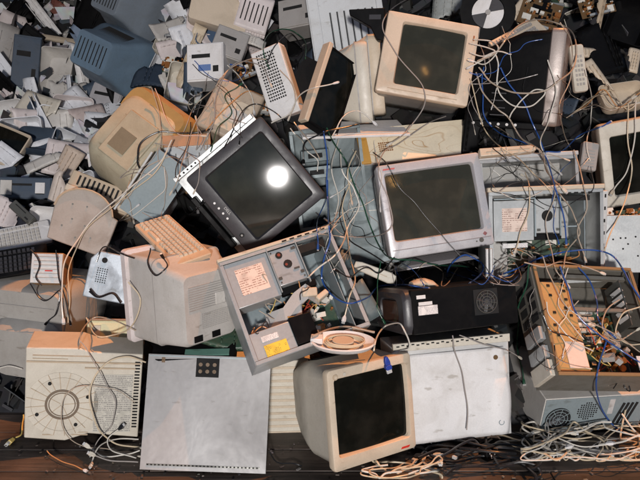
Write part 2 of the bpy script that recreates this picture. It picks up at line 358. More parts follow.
# ---- heap pieces (each call makes a fresh thing with its own mesh)
def piece_panel(name, w, h, m, rnd, ribs=True, broken=True, th=.003, slots=0, lip=.015):
    """moulded panel, bowed, with a folded lip and ribs; a corner or side is snapped off along a jagged line"""
    t = bpy.data.objects.new(name, None); COL.objects.link(t)
    NU, NV = (4, 14) if h > 3 * w else ((14, 4) if w > 3 * h else (12, 9)); bow = rnd.uniform(-.9, .9) * (.15 if slots else 1); tw = rnd.uniform(-.8, .8) * (.1 if slots else 1); a0 = rnd.uniform(0, 6.3)
    ca, sa = math.cos(a0), math.sin(a0); cut = rnd.uniform(.35, .85) if broken else 9
    def surf(x, z): return bow * (x * x / max(w, .1)) + tw * x * z / max(w, h)
    keep = lambda u, v: ((u - .5) * ca + (v - .5) * sa) * 1.25 + .10 * math.sin(u * 19 + a0) * math.cos(v * 13 + a0 * 2) < cut * .62
    mb = MB(); vs = []; fs = []
    for j in range(NV + 1):
        for i in range(NU + 1):
            jx, jz = (rnd.uniform(-.3, .3) * w / NU, rnd.uniform(-.3, .3) * h / NV) if broken and 0 < i < NU and 0 < j < NV else (0, 0)
            x, z = (i / NU - .5) * w + jx, (j / NV - .5) * h + jz; vs.append((x, surf(x, z), z))
    for j in range(NV):
        for i in range(NU):
            q = [j * (NU + 1) + i, j * (NU + 1) + i + 1, (j + 1) * (NU + 1) + i + 1, (j + 1) * (NU + 1) + i]
            k1 = [keep((p % (NU + 1)) / NU, (p // (NU + 1)) / NV) for p in q]
            if all(k1): fs.append(tuple(q))
            elif sum(k1) == 3: fs.append(tuple(p for p, k in zip(q, k1) if k))
    if not fs: fs = [(0, 1, NU + 2, NU + 1)]
    mb._add(vs, fs)
    L_ = []
    for i in range(NU):
        x0, x1 = (i / NU - .5) * w, ((i + 1) / NU - .5) * w; z = -h / 2
        if keep(i / NU, 0) and keep((i + 1) / NU, 0): mb._add([(x0, surf(x0, z), z), (x1, surf(x1, z), z), (x1, surf(x1, z) + lip, z), (x0, surf(x0, z) + lip, z)], [(0, 1, 2, 3)])
    for j in range(NV):
        z0, z1 = (j / NV - .5) * h, ((j + 1) / NV - .5) * h; x = -w / 2
        if keep(0, j / NV) and keep(0, (j + 1) / NV): mb._add([(x, surf(x, z0), z0), (x, surf(x, z1), z1), (x, surf(x, z1) + lip, z1), (x, surf(x, z0) + lip, z0)], [(0, 1, 2, 3)])
    if ribs:
        for i in range(rnd.randint(2, 5)):
            u = rnd.uniform(.1, .9); x = (u - .5) * w; zz = [z for z in (-.4, -.25, -.1, .05, .2, .35) if keep(u, z + .5)]
            for za, zb in zip(zz, zz[1:]): mb._add([(x, surf(x, za * h), za * h), (x, surf(x, zb * h), zb * h), (x, surf(x, zb * h) - .008, zb * h), (x, surf(x, za * h) - .008, za * h)], [(0, 1, 2, 3)])
    mb.build('panel', m, t, smooth=True, solid=th)
    if slots:
        s = MB()
        for i in range(slots): s.box((-w * .35 + i * w * .7 / max(1, slots - 1), surf(-w * .35 + i * w * .7 / max(1, slots - 1), 0) - th / 2 - .0006, 0), (.006, .0014, h * .55))
        s.build('vent', HOLE, t)
    return t
def piece_shell(name, w, h, d, m, rnd, th=.004, vents=True, rc=.03):
    """hollow moulded half-shell, open towards -y"""
    t = bpy.data.objects.new(name, None); COL.objects.link(t)
    mb = MB(); e = rnd.uniform(.72, .9)
    mb.loft([rrect(0, w - th * 2, h - th * 2, rc, k=5), rrect(0, w, h, rc, k=5), rrect(d * .6, w * .97, h * .97, rc, k=5), rrect(d, w * e, h * e, rc, k=5), rrect(d - th, w * e - th * 2, h * e - th * 2, rc, k=5), rrect(d * .6, w * .97 - th * 2, h * .97 - th * 2, rc, k=5), rrect(0, w - th * 2, h - th * 2, rc, k=5)], False, False)
    mb.loft([rrect(d - th, w * e, h * e, rc, k=5), rrect(d, w * e, h * e, rc, k=5)])
    mb.build('shell', m, t, smooth=True)
    if vents:
        s = MB(); n = rnd.randint(4, 8)
        for i in range(n): s.box((0, d + .0005, (i - n / 2) * .016), (w * e * .55, .002, .005))
        s.build('vent', HOLE, t)
    return t
def piece_frame(name, w, h, m, rnd, fw=.035, d=.03):
    """empty monitor frame"""
    t = bpy.data.objects.new(name, None); COL.objects.link(t)
    mb = MB(); mb.loft([rrect(d, w, h, .012), rrect(.004, w, h, .012), rrect(0, w - .01, h - .01, .012), rrect(0, w - 2 * fw, h - 2 * fw, .012), rrect(.014, w - 2 * fw - .01, h - 2 * fw - .01, .01), rrect(d, w - 2 * fw, h - 2 * fw, .012), rrect(d, w, h, .012)], False, False)
    mb.build('frame', m, t, smooth=True)
    return t
def piece_box(name, w, h, d, m, rnd, face=None, holes_=True):
    """drive, power supply or adapter: steel box with ports and a face plate"""
    t = bpy.data.objects.new(name, None); COL.objects.link(t)
    mb = MB(); mb.box((0, d / 2, 0), (w, d, h)); mb.build('cover', m, t, bevel=.003)
    f = MB(); f.box((0, -.004, 0), (w * .96, .007, h * .92)); fo = f.build('face_plate', face or m, t, bevel=.002)
    if holes_:
        each('slot', HOLE, t, [bx((-w * .1, -.0082, h * .15), (w * .5, .002, h * .1)), bx((w * .3, -.0082, -h * .2), (w * .15, .002, h * .16))])
    return t
def piece_crt_back(name, w, h, d, m, rnd, open_=False):
    t = bpy.data.objects.new(name, None); COL.objects.link(t)
    mb = MB(); mb.loft([rrect(0, w, h, .02), rrect(d * .3, w * .98, h * .98, .03), rrect(d * .42, w * .93, h * .92, .035), rrect(d * .72, w * .72, h * .66, .03), rrect(d * .96, w * .66, h * .58, .03), rrect(d, w * .62, h * .54, .02)])
    hb = mb.build('housing', m, t, smooth=True)
    f = MB(); f.loft([rrect(-.03, w * 1.01, h * 1.01, .015), rrect(.0, w * 1.015, h * 1.015, .018), rrect(.012, w * 1.0, h * 1.0, .018)]); f.build('bezel', m, t, smooth=True)
    s = MB()
    for i in range(8): s.box((-w * .24 + i * w * .07, d + .0006, 0), (.006, .002, h * .34))
    s.build('vent', HOLE, t)
    s2 = MB()
    for i in range(9): s2.box((0, d * .46 + i * d * .028, h * .455 - i * h * .0148), (w * .5, .004, .006))
    s2.build('vent', HOLE, t)
    return t
def piece_board(name, w, h, m, rnd):
    t = bpy.data.objects.new(name, None); COL.objects.link(t)
    board(t, (0, 0, 0), w, h, rnd.randrange(999), m, dense=40).name = 'board'
    e = MB(); e.box((0, -.008, -h / 2 + .008), (w * .6, .014, .012)); e.build('connector', GALV, t)
    return t
# ------------------------------------------------------------------ setting: floor, ground, heap of scrap
def wood_mat():
    m = bpy.data.materials.new('worn_floor_board'); m.use_nodes = True; nt = m.node_tree; N = nt.nodes; L = nt.links; b = N['Principled BSDF']
    tc = N.new('ShaderNodeTexCoord'); g = N.new('ShaderNodeNewGeometry')
    cmb = N.new('ShaderNodeCombineXYZ'); L.new(g.outputs['Random Per Island'], cmb.inputs[1]); L.new(g.outputs['Random Per Island'], cmb.inputs[2])
    sc = N.new('ShaderNodeVectorMath'); sc.operation = 'SCALE'; sc.inputs['Scale'].default_value = 23; L.new(cmb.outputs[0], sc.inputs[0])
    ad = N.new('ShaderNodeVectorMath'); ad.operation = 'ADD'; L.new(tc.outputs['Object'], ad.inputs[0]); L.new(sc.outputs[0], ad.inputs[1])
    mp = N.new('ShaderNodeMapping'); mp.inputs['Scale'].default_value = (1.6, 22, 22); L.new(ad.outputs[0], mp.inputs[0])
    n = N.new('ShaderNodeTexNoise'); n.inputs['Scale'].default_value = 1.3; n.inputs['Detail'].default_value = 9; n.inputs['Roughness'].default_value = .68; n.inputs['Distortion'].default_value = .5; L.new(mp.outputs[0], n.inputs['Vector'])
    r = N.new('ShaderNodeValToRGB'); e = r.color_ramp.elements; e[0].position = .3; e[0].color = (.02, .013, .009, 1); e[1].position = .8; e[1].color = (.22, .135, .085, 1)
    q = e.new(.56); q.color = (.085, .052, .034, 1); L.new(n.outputs['Fac'], r.inputs[0])
    n2 = N.new('ShaderNodeTexNoise'); n2.inputs['Scale'].default_value = 4; n2.inputs['Detail'].default_value = 8; L.new(tc.outputs['Object'], n2.inputs['Vector'])
    r2 = N.new('ShaderNodeValToRGB'); r2.color_ramp.elements[0].position = .35; r2.color_ramp.elements[1].position = .7; r2.color_ramp.elements[0].color = (.35, .33, .32, 1); r2.color_ramp.elements[1].color = (1.25, 1.2, 1.15, 1); L.new(n2.outputs['Fac'], r2.inputs[0])
    mx = N.new('ShaderNodeMix'); mx.data_type = 'RGBA'; mx.blend_type = 'MULTIPLY'; mx.inputs['Factor'].default_value = .9; L.new(r.outputs[0], mx.inputs['A']); L.new(r2.outputs[0], mx.inputs['B'])
    mr = N.new('ShaderNodeMapRange'); mr.inputs['To Min'].default_value = .55; mr.inputs['To Max'].default_value = 1.5; L.new(g.outputs['Random Per Island'], mr.inputs[0])
    hs = N.new('ShaderNodeHueSaturation'); hs.inputs['Saturation'].default_value = .62; L.new(mr.outputs[0], hs.inputs['Value']); L.new(mx.outputs['Result'], hs.inputs['Color']); L.new(hs.outputs[0], b.inputs['Base Color'])
    b.inputs['Roughness'].default_value = .55
    bp = N.new('ShaderNodeBump'); bp.inputs['Strength'].default_value = .5; bp.inputs['Distance'].default_value = .004; L.new(n.outputs['Fac'], bp.inputs['Height']); L.new(bp.outputs[0], b.inputs['Normal'])
    return m
WOOD = wood_mat()
EARTH = mat('packed_earth', (.06, .048, .038), rough=.9, grime=.5, scale=2)
def struct(o, kind='structure'): o['kind'] = kind; return o
m = MB(); m.box((0, 0, -.06), (240, 240, .04)); struct(m.build('ground', EARTH))
m = MB(); rnd = random.Random(5); y = -1.6
while y < 6.4:
    w = rnd.uniform(.13, .17); x = -5.2 + rnd.uniform(-1.2, 0)
    while x < 5.2:
        l = rnd.uniform(1.6, 3.2); m.box((x + l / 2, y + w / 2, -.02 - rnd.uniform(0, .004)), (l - .004, w - .005, .038)); x += l
    y += w
struct(m.build('floor', WOOD, bevel=.002))
def lerp_tab(tab, y):
    if y <= tab[0][0]: return tab[0][1]
    for (a, b), (c, d) in zip(tab, tab[1:]):
        if y <= c: return b + (d - b) * (y - a) / (c - a)
    return tab[-1][1]
RT = [(2.55, 0), (2.95, .5), (3.35, 1.0), (3.95, 1.70), (4.7, 2.35), (6, 3.0), (8, 3.3), (9.5, 0)]
LT = [(2.65, 0), (3.1, .42), (4.1, .86), (6.1, 1.98), (7.3, 2.9), (9, 3.2), (10.5, 0)]
def sst(a, b, x):
    t = max(0, min(1, (x - a) / (b - a))); return t * t * (3 - 2 * t)
def heap_h(x, y):
    k = sst(-1.25, -.35, x * 3.3 / max(2.6, y)) if y < 3.6 else sst(-.95, -.45, x * 3.3 / y)
    h = lerp_tab(LT, y) * (1 - k) + lerp_tab(RT, y) * k
    h *= 1 - .25 * sst(2.6, 5, abs(x)) - .75 * sst(4.2, 5.5, abs(x))
    if h <= 0: return -.03
    return max(-.03, h + .05 * math.sin(x * 7.1 + y * 3.3) * math.cos(y * 6.2 - x * 2.1) * min(1, h * 3) - .03)
def heap_depth(px, py):
    d = 1.8
    while d < 12:
        p = at(px, py, d)
        if p.z < heap_h(p.x, p.y): return d
        d += .02
    return 8.0
RUBBLE = island_mat('gap_shade_scrap', [(.012, .012, .014), (.03, .03, .033), (.008, .008, .008), (.05, .048, .046), (.02, .018, .016), (.12, .115, .11), (.03, .026, .022), (.014, .02, .028), (.02, .02, .022), (.01, .01, .01), (.05, .045, .04), (.015, .014, .013), (.008, .009, .01), (.02, .02, .02)])  # scrap colours darkened to hold the shade of the gaps
m = MB()
NX, NY = 84, 70
m.grid(lambda u, v: (-5.6 + u * 11.2, 2.3 + v * 8.4, heap_h(-5.6 + u * 11.2, 2.3 + v * 8.4)), NX, NY)
rnd = random.Random(21)
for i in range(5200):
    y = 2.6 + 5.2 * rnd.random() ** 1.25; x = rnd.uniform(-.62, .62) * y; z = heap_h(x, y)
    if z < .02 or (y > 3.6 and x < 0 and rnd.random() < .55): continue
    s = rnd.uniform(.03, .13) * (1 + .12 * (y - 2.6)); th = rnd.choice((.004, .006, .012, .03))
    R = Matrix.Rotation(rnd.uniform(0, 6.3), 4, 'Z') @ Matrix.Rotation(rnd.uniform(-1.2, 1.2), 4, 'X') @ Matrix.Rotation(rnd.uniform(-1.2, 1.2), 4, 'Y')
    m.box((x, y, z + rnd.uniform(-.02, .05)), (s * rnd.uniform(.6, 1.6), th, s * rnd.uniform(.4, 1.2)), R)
o = m.build('scrap_rubble', RUBBLE); o['kind'] = 'stuff'; o['label'] = 'mixed scrap filling the gaps of the heap, coloured dark as their shade'

m = MB(); rnd = random.Random(33)
for i in range(1700):
    y = rnd.uniform(3.3, 6.9); x = -y * rnd.uniform(.02, .60); z = heap_h(x, y)
    if z < .05 or x > -.55: continue
    s = rnd.uniform(.035, .12) * (1 + .1 * (y - 3)); n = rnd.choice((3, 4, 4, 5)); a0 = rnd.uniform(0, 6)
    R = Matrix.Translation((x, y, z + rnd.uniform(.0, .13))) @ Matrix.Rotation(rnd.uniform(0, 6.3), 4, 'Z') @ Matrix.Rotation(rnd.uniform(-.9, .9), 4, 'X') @ Matrix.Rotation(rnd.uniform(-3, 3), 4, 'Y')
    poly = [(s * rnd.uniform(.35, 1) * math.cos(a0 + k * 6.283 / n), s * rnd.uniform(.25, .8) * math.sin(a0 + k * 6.283 / n)) for k in range(n)]
    th = rnd.choice((.003, .004, .02)); q = MB(); q.prism(poly, -th / 2, th / 2); m._add([R @ Vector(v) for v in q.v], q.f)
o = m.build('plastic_scrap', island_mat('pale_scrap', [(.60, .63, .68), (.02, .02, .025), (.68, .65, .645), (.02, .022, .025), (.40, .40, .43), (.60, .54, .50), (.07, .10, .15), (.60, .61, .65), (.015, .015, .018), (.015, .015, .015), (.03, .04, .055)], .5)); o['kind'] = 'stuff'; o['label'] = 'small jagged white and grey plastic scraps strewn over the far heap'
# added, unseen roof over the rear part of the heap (above the picture): it keeps the warm sun off the far pieces
t = thing('added_sun_shade', 'added roof on posts, out of view, shading the rear of the heap from sun', 'roof')
m = MB(); n = 90
edge = lambda x: 3.0 + .5 * sst(-.45, -.2, x)
m.grid(lambda u, v: (-8 + u * 13.5, edge(-8 + u * 13.5) * (1 - v) + 10.5 * v, 3.35 + .35 * v + .018 * math.sin(u * 2 * math.pi * 70)), n * 6, 6); m.build('sheeting', mat('sun_shade_sheeting', (.20, .12, .08), rough=.7, grime=.6), t, smooth=True, solid=.004)
each('beam', STEELD, t, [bx((-1.25, 4.1, 3.27), (13.4, .08, .10)), bx((-1.25, 10.2, 3.6), (13.4, .08, .10))])
each('post', STEELD, t, [bx((x, y, z / 2), (.09, .09, z)) for x in (-7.8, -4.9, 5.3) for y, z in ((4.1, 3.22), (10.2, 3.55))] + [bx((.55, 10.2, 1.775), (.09, .09, 3.55))])
# ================================================================== bottom row, standing on the boards
# --- desktop case with the moulded fan circle
t = thing('desktop_computer', 'cream desktop computer on edge with a big round spoked grille on its side', 'computer')
posew(t, (-.8731, 2.3886, .207), (.0307, .1143, .2104)); w, h, d = .407, .370, .165
m = MB(); m.prism([(-w/2, -h/2 + .012), (-.06, -h/2), (.02, -h/2 + .03), (w/2, -h/2 + .014), (w/2, h/2 - .016), (.02, h/2 - .012), (-.02, h/2 + .002), (-w/2, h/2)], .004, d)
m.build('cover', CREAM, t, bevel=.004)
each('ridge', TAN, t, [bx((0, .002, h/2 - .052), (w * .985, .006, .006)), bx((.09, .002, h/2 - .073), (.18, .005, .005))])
each('moulded_line', TAN, t, [bx((-.08, .0025, h/2 - .028), (.2, .004, .0035)), bx((-.12, .0025, h/2 - .040), (.12, .004, .0025))])
gx, gz, q9 = -.074, -.035, .9
g = MB(); g.ringdisc((gx, gz), .008 * q9, .062 * q9, .0005, .006, 40); g.ringdisc((gx, gz), .067 * q9, .118 * q9, .001, .006, 48); g.ringdisc((gx, gz), .1205 * q9, .142 * q9, .0015, .006, 48)
gd = g.build('round_grille', CREAM, t, smooth=True)
g = MB(); g.ringdisc((gx, gz), .0575 * q9, .067 * q9, -.002, .0005, 40); g.ringdisc((gx, gz), .049 * q9, .053 * q9, -.0012, .0006, 40); g.build('grille_ring', mat('umber_plastic', (.16, .12, .085)), gd)
g = MB()
for k in range(20):
    a = 2 * math.pi * k / 20 + .1; R = Matrix.Rotation(-a, 4, 'Y'); r0, r1 = (.008, .127) if k % 4 == 0 else (.060, .127)
    rm = (r0 + r1) / 2; g.box((gx + rm * math.cos(a), .0002, gz + rm * math.sin(a)), (r1 - r0, .002, .0022), R)
g.build('grille_spoke', TAN, gd)
each('screw_hole', HOLE, gd, [cy((gx + (.095) * math.cos(math.radians(a)), -.001, gz + (.095) * math.sin(math.radians(a))), (0, 1, 0), .0065, .006, 12) for a in (118, 205, 302, 20)])
m = MB(); m.box((.105, .003, -.03), (.135, .003, .235)); m.build('printed_leaflet', PAPER, t)
m = MB()
for k in range(22): m.box((w/2 - .017, .0028, -.125 + k * .0125), (.018, .004, .0052))
m.build('vent', HOLE, t)
each('moulded_line', TAN, t, [bx((-.06, .0032, -h/2 + .026), (.16, .003, .004)), bx((-.02, .0032, -h/2 + .036), (.08, .003, .003))])
# --- bare sheet-steel panel
t = thing('steel_side_panel', 'scuffed bare steel panel with dark port block near its top, leaning on the heap', 'steel panel')
posew(t, (-.4026, 2.2769, .1962), (-.4147, .0367, .0048)); w, h = .440, .399
m = MB(); m.box((0, .001, 0), (w, .0016, h)); m.box((-w/2 + .001, .008, 0), (.0016, .014, h - .004)); m.box((w/2 - .001, .008, 0), (.0016, .014, h - .004)); m.box((0, .008, h/2 - .001), (w - .006, .014, .0016)); m.box((0, .008, -h/2 + .001), (w - .006, .014, .0016))
m.build('panel', SHEET, t, bevel=.0006)
m = MB(); m.box((0, -.0015, h/2 - .006), (w * .98, .002, .004)); m.build('folded_edge', GALVB, t)
m = MB(); m.box((-.005, -.002, h/2 - .043), (.082, .003, .066)); po = m.build('port_block', HOLE, t)
each('port', PCBB, po, [cy((-.03 + i * .025, -.0045, h/2 - .056 + j * .024), (0, 1, 0), .007, .003, 12) for i in range(3) for j in range(2)])
m = MB(); m.box((.0, -.001, -h/2 + .018), (w * .9, .0012, .006)); m.build('slot', STEELD, t)
g = MB()
for k in range(30): g.box((-w * .44 + k * w * .03, -.0018, -h/2 + .018), (.006, .001, .0045))
g.build('hole_pattern', HOLE, t)
m = MB(); m.box((-.165, -.001, h/2 - .02), (.012, .002, .018)); m.build('clip', PCBB, t)
# --- ribbed cream case behind panel
t = thing('ribbed_case', 'cream computer case with fine horizontal ribs, wedged between steel panel and front monitor', 'computer case')
pose(t, 272, 404, 2.72, -3, 0, 3); w, h, d = .30, .35, .30
m = MB(); m.box((0, d/2, 0), (w, d, h)); m.build('cover', CREAM, t, bevel=.004)
m = MB()
for k in range(12): m.box((0, -.001, -h/2 + .03 + k * .0265), (w * .94, .003, .010))
m.build('rib', BEIGE, t, bevel=.001)
# --- front CRT
t = thing('crt_monitor', 'cream monitor with black screen at the very front, blue plug hanging over its top edge', 'monitor')
posew(t, (.1844, 2.2154, .2341), (-.17, .0128, .5474))
crt(t, .352, .35, .36, .028, .026, .036, .048, BEIGE, CREAM, GLASS_B, rc=.016, sag=.01, lip=.03, taper=(.7, .66), depthk=(.45, .8))
m = MB(); m.cyl((-.144, -.001, .148), (0, 1, 0), .010, .004, 18); b = m.build('badge', TAN, t)
m = MB(); m.cyl((-.144, -.0035, .148), (0, 1, 0), .0055, .002, 14); m.build('badge_centre', BEIGE, b)
m = MB(); m.cyl((-.108, -.001, .152), (0, 1, 0), .006, .004, 14); m.build('power_button', CREAM, t)
m = MB(); m.prism([(.105, -.163), (.140, -.163), (.145, -.156), (.110, -.156)], -.0015, .001); m.build('logo', RED, t)
# --- white case
t = thing('white_case', 'white computer case with dented front panel and perforated top rim, under the black tower', 'computer case')
posew(t, (.4931, 2.3967, .2191), (-.1476, -.0372, .1505)); w, h, d = .445, .369, .19
m = MB(); m.box((0, d/2 + .004, 0), (w, d, h)); m.build('chassis', GALVW, t, bevel=.002)
def dent(u, v):
    x = (u - .5) * (w - .03); z = (v - .5) * (h - .035) - .012
    y = -.004 - .010 * math.exp(-((u - .93) / .06) ** 2) * (.4 + .6 * math.sin(v * 5 + .4)) + .005 * math.sin(u * 3 + v * 2.3) + .006 * math.exp(-((v - .62 - .05 * u) / .03) ** 2) * sst(.5, 1, u)
    return (x + (.012 * math.sin(v * 4.2) if u > .95 else 0), y, z)
m = MB(); m.grid(dent, 30, 24); m.build('side_panel', WHITE, t, smooth=True, solid=.002)
m = MB(); m.box((0, -.004, h/2 + .004), (w, .018, .030)); r = m.build('top_rim', CREAM, t, bevel=.002)
m = MB()
for k in range(22): m.box((-w * .46 + k * w * .042, -.0132, h/2 + .008 + .004 * (k % 2)), (.011, .001, .005))
m.build('hole_pattern', HOLE, r)
m = MB(); m.cyl((.165, -.008, .118), (0, 1, 0), .009, .006, 16); m.build('screw', PCBB, t)
m = MB(); m.ringdisc((.178, -.13), .008, .011, -.014, -.010, 20); m.build('stamped_ring', GALVB, t)
# --- grey tower lying on its side
t = thing('grey_tower', 'grey computer lying flat with a round fan grille, under the gutted dark steel tower', 'computer')
posew(t, (1.0564, 2.4853, .0847), (.2232, .0137, .1539)); w, h, d = .421, .168, .392
m = MB(); m.box((0, d/2 + .003, 0), (w, d, h)); m.build('cover', LGREY, t, bevel=.003)
m = MB(); m.box((0, .001, 0), (w * .985, .004, h * .96)); bp_ = m.build('back_plate', GALVB, t, bevel=.001)
fan_grille(-.145, -.01, .052, -.002, t, GALVB)
g = MB()
for i in range(9):
    for j in range(9):
        if (i - 4) ** 2 + (j - 4) ** 2 < 19: g.cyl((-.03 + (i - 4) * .0095, -.0015, .02 + (j - 4) * .0095), (0, 1, 0), .0032, .002, 6)
g.build('vent', HOLE, t)
m = MB(); m.box((.065, -.0018, .035), (.022, .003, .07)); m.build('plate', GALVW, t)
each('expansion_slot', HOLE, t, [bx((.105 + i * .018, -.0018, .0), (.010, .003, .10), rot(0, 16, 0)) for i in range(4)])
each('port', BLACK, t, [bx((-.07, -.002, -.055), (.05, .004, .02)), bx((.0, -.002, -.055), (.045, .004, .02))])
# --- open case, warm light painted into its rim and bracket
t = thing('open_tower', 'gutted dark steel tower tipped open, with orange-lit bracket, tangled wires and white card slots', 'computer')
posew(t, (1.0135, 2.4372, .4903), (-.7502, .1299, .2686)); w, h, d = .412, .435, .169
WORN = mat('worn_dull_steel', (.20, .19, .165), rough=.5, metal=.25, grime=.6); tray(t, w, h, d, wall=WORN)
each('rim', mat('orange_lit_rim', (.27, .18, .09), metal=.2), t, [bx((0, -.002, h/2 - .004), (w, .008, .012)), bx((0, -.002, -h/2 + .004), (w, .008, .012)), bx((-w/2 + .004, -.002, 0), (.012, .008, h - .024)), bx((w/2 - .004, -.002, 0), (.012, .008, h - .024))], .001)  # rim tint carries the warm light falling on it
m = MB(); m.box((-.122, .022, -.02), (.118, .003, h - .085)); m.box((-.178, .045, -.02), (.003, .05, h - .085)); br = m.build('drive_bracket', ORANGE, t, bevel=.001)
each('punched_hole', HOLE, br, [bx((x, .019, z), (.012, .003, .009)) for (x, z) in ((-.15, .10), (-.09, .12), (-.09, .085), (-.10, .05), (-.15, .03), (-.085, .02), (-.16, -.02), (-.155, -.06), (-.15, .14), (-.09, .145))])
m = MB(); m.box((-.105, .018, -.135), (.075, .003, .10)); m.build('label', mat('peach_label', (.70, .56, .48), grime=.15), br)
board(t, (.045, d - .018, -.04), .26, .30, 4, PCB, 0, 60)
each('card_slot', SLOTW, t, [bx((.02, .115, .075 - k * .024), (.095, .016, .013)) for k in range(4)], .001)
each('slot_cover', GALVW, t, [bx((.158, .055, .14 - k * .028), (.012, .06, .016), rot(0, -28, 0)) for k in range(5)])
m = MB(); m.box((.158, .07, .085), (.004, .10, .19)); m.build('slot_frame', STEELD, t)
rr = random.Random(3)
each('coil', COPPER, t, [cy((rr.uniform(.0, .14), .09 + rr.uniform(-.02, .03), rr.uniform(-.16, -.03)), (rr.uniform(-.4, .4), -1, rr.uniform(-.4, .4)), rr.uniform(.006, .013), rr.uniform(.015, .04), 10) for k in range(10)])
each('connector', MGREY, t, [bx((rr.uniform(-.02, .15), .08 + rr.uniform(-.03, .03), rr.uniform(-.17, -.02)), (rr.uniform(.015, .05), .02, rr.uniform(.01, .03)), rot(rr.uniform(-40, 40), rr.uniform(-50, 50), rr.uniform(-40, 40))) for k in range(7)])
for cm, nm in ((C_ORNG, 'wiring'), (CORAL, 'wiring'), (C_BLACK, 'wiring'), (C_YELL, 'wiring'), (C_TAN, 'wiring')):
    sp = []
    for k in range(3):
        p = Vector((rr.uniform(-.05, .16), rr.uniform(.02, .1), rr.uniform(-.18, 0))); pts = [p]
        for q in range(4): p = p + Vector((rr.uniform(-.06, .06), rr.uniform(-.03, .03), rr.uniform(-.06, .06))); p.y = max(-.005, min(.12, p.y)); p.x = min(.19, p.x); pts.append(p)
        sp.append(pts)
    wires(t, sp, cm, .0022, nm)
m = MB(); m.box((.165, .012, -.165), (.075, .003, .055)); m.build('label', LABELW, t)
for k, (z, hh) in enumerate(((-.05, .05), (-.12, .045))): drive(t, (-w/2 - .012, d * .45, z), (.022, .11, hh), False, GALV)
m = MB(); m.box((-w/2 - .008, d * .5, -.182), (.02, .13, .06)); m.build('drive_front', CREAM, t, bevel=.002)
m = MB(); m.box((-w/2 - .004, d * .5, .08), (.008, d * .9, .26)); m.build('front_frame', WORN, t, bevel=.002)
each('cut_out', HOLE, t, [bx((-w/2 - .0085, d * .5 + dy, z), (.002, .05, .03)) for dy in (-.035, .035) for z in (.02, .065, .11, .155)])
each('cross_rail', WORN, t, [bx((.06, .03, .05), (.24, .012, .014)), bx((-.06, .05, .10), (.014, .02, .20)), bx((.05, .03, .185), (.28, .02, .014))], .001)
# --- black tower on the white case
t = thing('black_tower', 'black computer tower with silver rounded front lying flat on the white case', 'computer')
posew(t, (.5189, 2.3944, .5499), (-.2527, -.0171, .2648)); w, h, d = .42, .158, .302
m = MB(); m.loft([rrect(0, w - .008, h - .006, .006, .004), rrect(.004, w - .004, h, .008, .004), rrect(d - .004, w - .004, h, .008, .004), rrect(d, w - .01, h - .006, .008, .004)]); m.build('cover', BLACK, t, smooth=True)
M = MB(); X = -w/2 - .002
ringx = lambda x, dd, hh: [Vector((x, p.x + d / 2, p.z)) for p in rrect(0, dd, hh, .035)]
M.loft([ringx(X + .012, d, h + .004), ringx(X - .008, d - .002, h + .002), ringx(X - .02, d - .02, h - .02), ringx(X - .02, d * .62, h * .62), ringx(X - .008, d * .60, h * .58)], False, True); M.build('front_bezel', DARK, t, smooth=True)
m = MB(); m.box((X - .011, d * .5, 0), (.01, d * .54, h * .5)); m.build('drive_door', mat('brown_glossy', (.07, .04, .03), rough=.2), t, bevel=.003)
each('label', WHITE, t, [bx((-.165, -.0015, .052), (.034, .002, .013)), bx((-.150, -.0015, .028), (.052, .002, .012))])
m = MB(); m.box((-.142, -.0015, .004), (.074, .002, .032)); m.build('label', LABELW, t)
m = MB(); m.box((.085, -.0015, .012), (.095, .003, .092)); fp = m.build('fan_plate', mat('black_steel', (.022, .022, .022), rough=.5, spec=.2), t)
fan_grille(.085, .012, .042, -.004, fp)
# --- mouse on tower
t = thing('computer_mouse', 'grey and orange computer mouse on top of the black tower', 'mouse'); pose(t, 424, 285, 2.58, -10, 8, 12)
m = MB()
prof = [(-.052, .012, .006), (-.05, .026, .018), (-.03, .031, .030), (0, .032, .036), (.03, .030, .030), (.05, .024, .016), (.055, .012, .006)]
m.loft([[Vector((x, -b * math.cos(2 * math.pi * k / 16), hh * .5 + hh * .5 * math.sin(2 * math.pi * k / 16) - .01)) for k in range(16)] for x, b, hh in prof]); m.build('shell', BEIGE, t, smooth=True)
m = MB(); m.loft([[Vector((x, -b * 1.03 * math.cos(2 * math.pi * k / 16), .005 + .006 * math.sin(2 * math.pi * k / 16) - .01)) for k in range(16)] for x, b, hh in prof]); m.build('base', BLUEG, t, smooth=True)
m = MB(); m.box((-.03, 0, .018), (.03, .002, .003)); m.build('button_gap', HOLE, t)
# ================================================================== middle rows
# --- CRT seen from the side and back
t = thing('crt_monitor', 'grey-beige monitor seen from side and back, under the orange-tinted keyboard', 'monitor')
pose(t, 161, 287, 2.70, 2, 0, -133); t.matrix_world = t.matrix_world @ Matrix.Scale(.88, 4); w, h = .37, .40
m = MB(); m.loft([rrect(-.012, w - .02, h - .02, .02), rrect(0, w, h, .02), rrect(.03, w, h, .02), rrect(.034, w - .02, h - .02, .02)]); m.build('bezel', PINKW, t, smooth=True)
m = MB(); m.loft([rrect(.03, w - .03, h - .035, .02), rrect(.20, w - .03, h - .035, .03), rrect(.235, w - .05, h - .07, .03, 0, -.01), rrect(.33, w - .10, h - .10, .03, 0, -.02), rrect(.345, w - .12, h - .12, .03, 0, -.02)]); hb = m.build('housing', mat('taupe_grey_plastic', (.45, .43, .405)), t, smooth=True)
m = MB(); m.loft([rrect(.2005, w - .0285, h - .0335, .03), rrect(.2035, w - .0285, h - .0335, .03)]); m.build('seam', MGREY, hb)
m = MB()
for k in range(11): m.box((-.0, .3462, .075 - k * .0095), (w * .56, .002, .0035))
m.build('vent', MGREY, hb)
holes(-.02, -.075, 16, 9, .0085, .0075, (.004, .004), .3462, hb, m=MGREY)
m = MB(); m.box((-.05, .347, .005), (.05, .006, .05)); m.build('recess', LGREY, hb, bevel=.002)
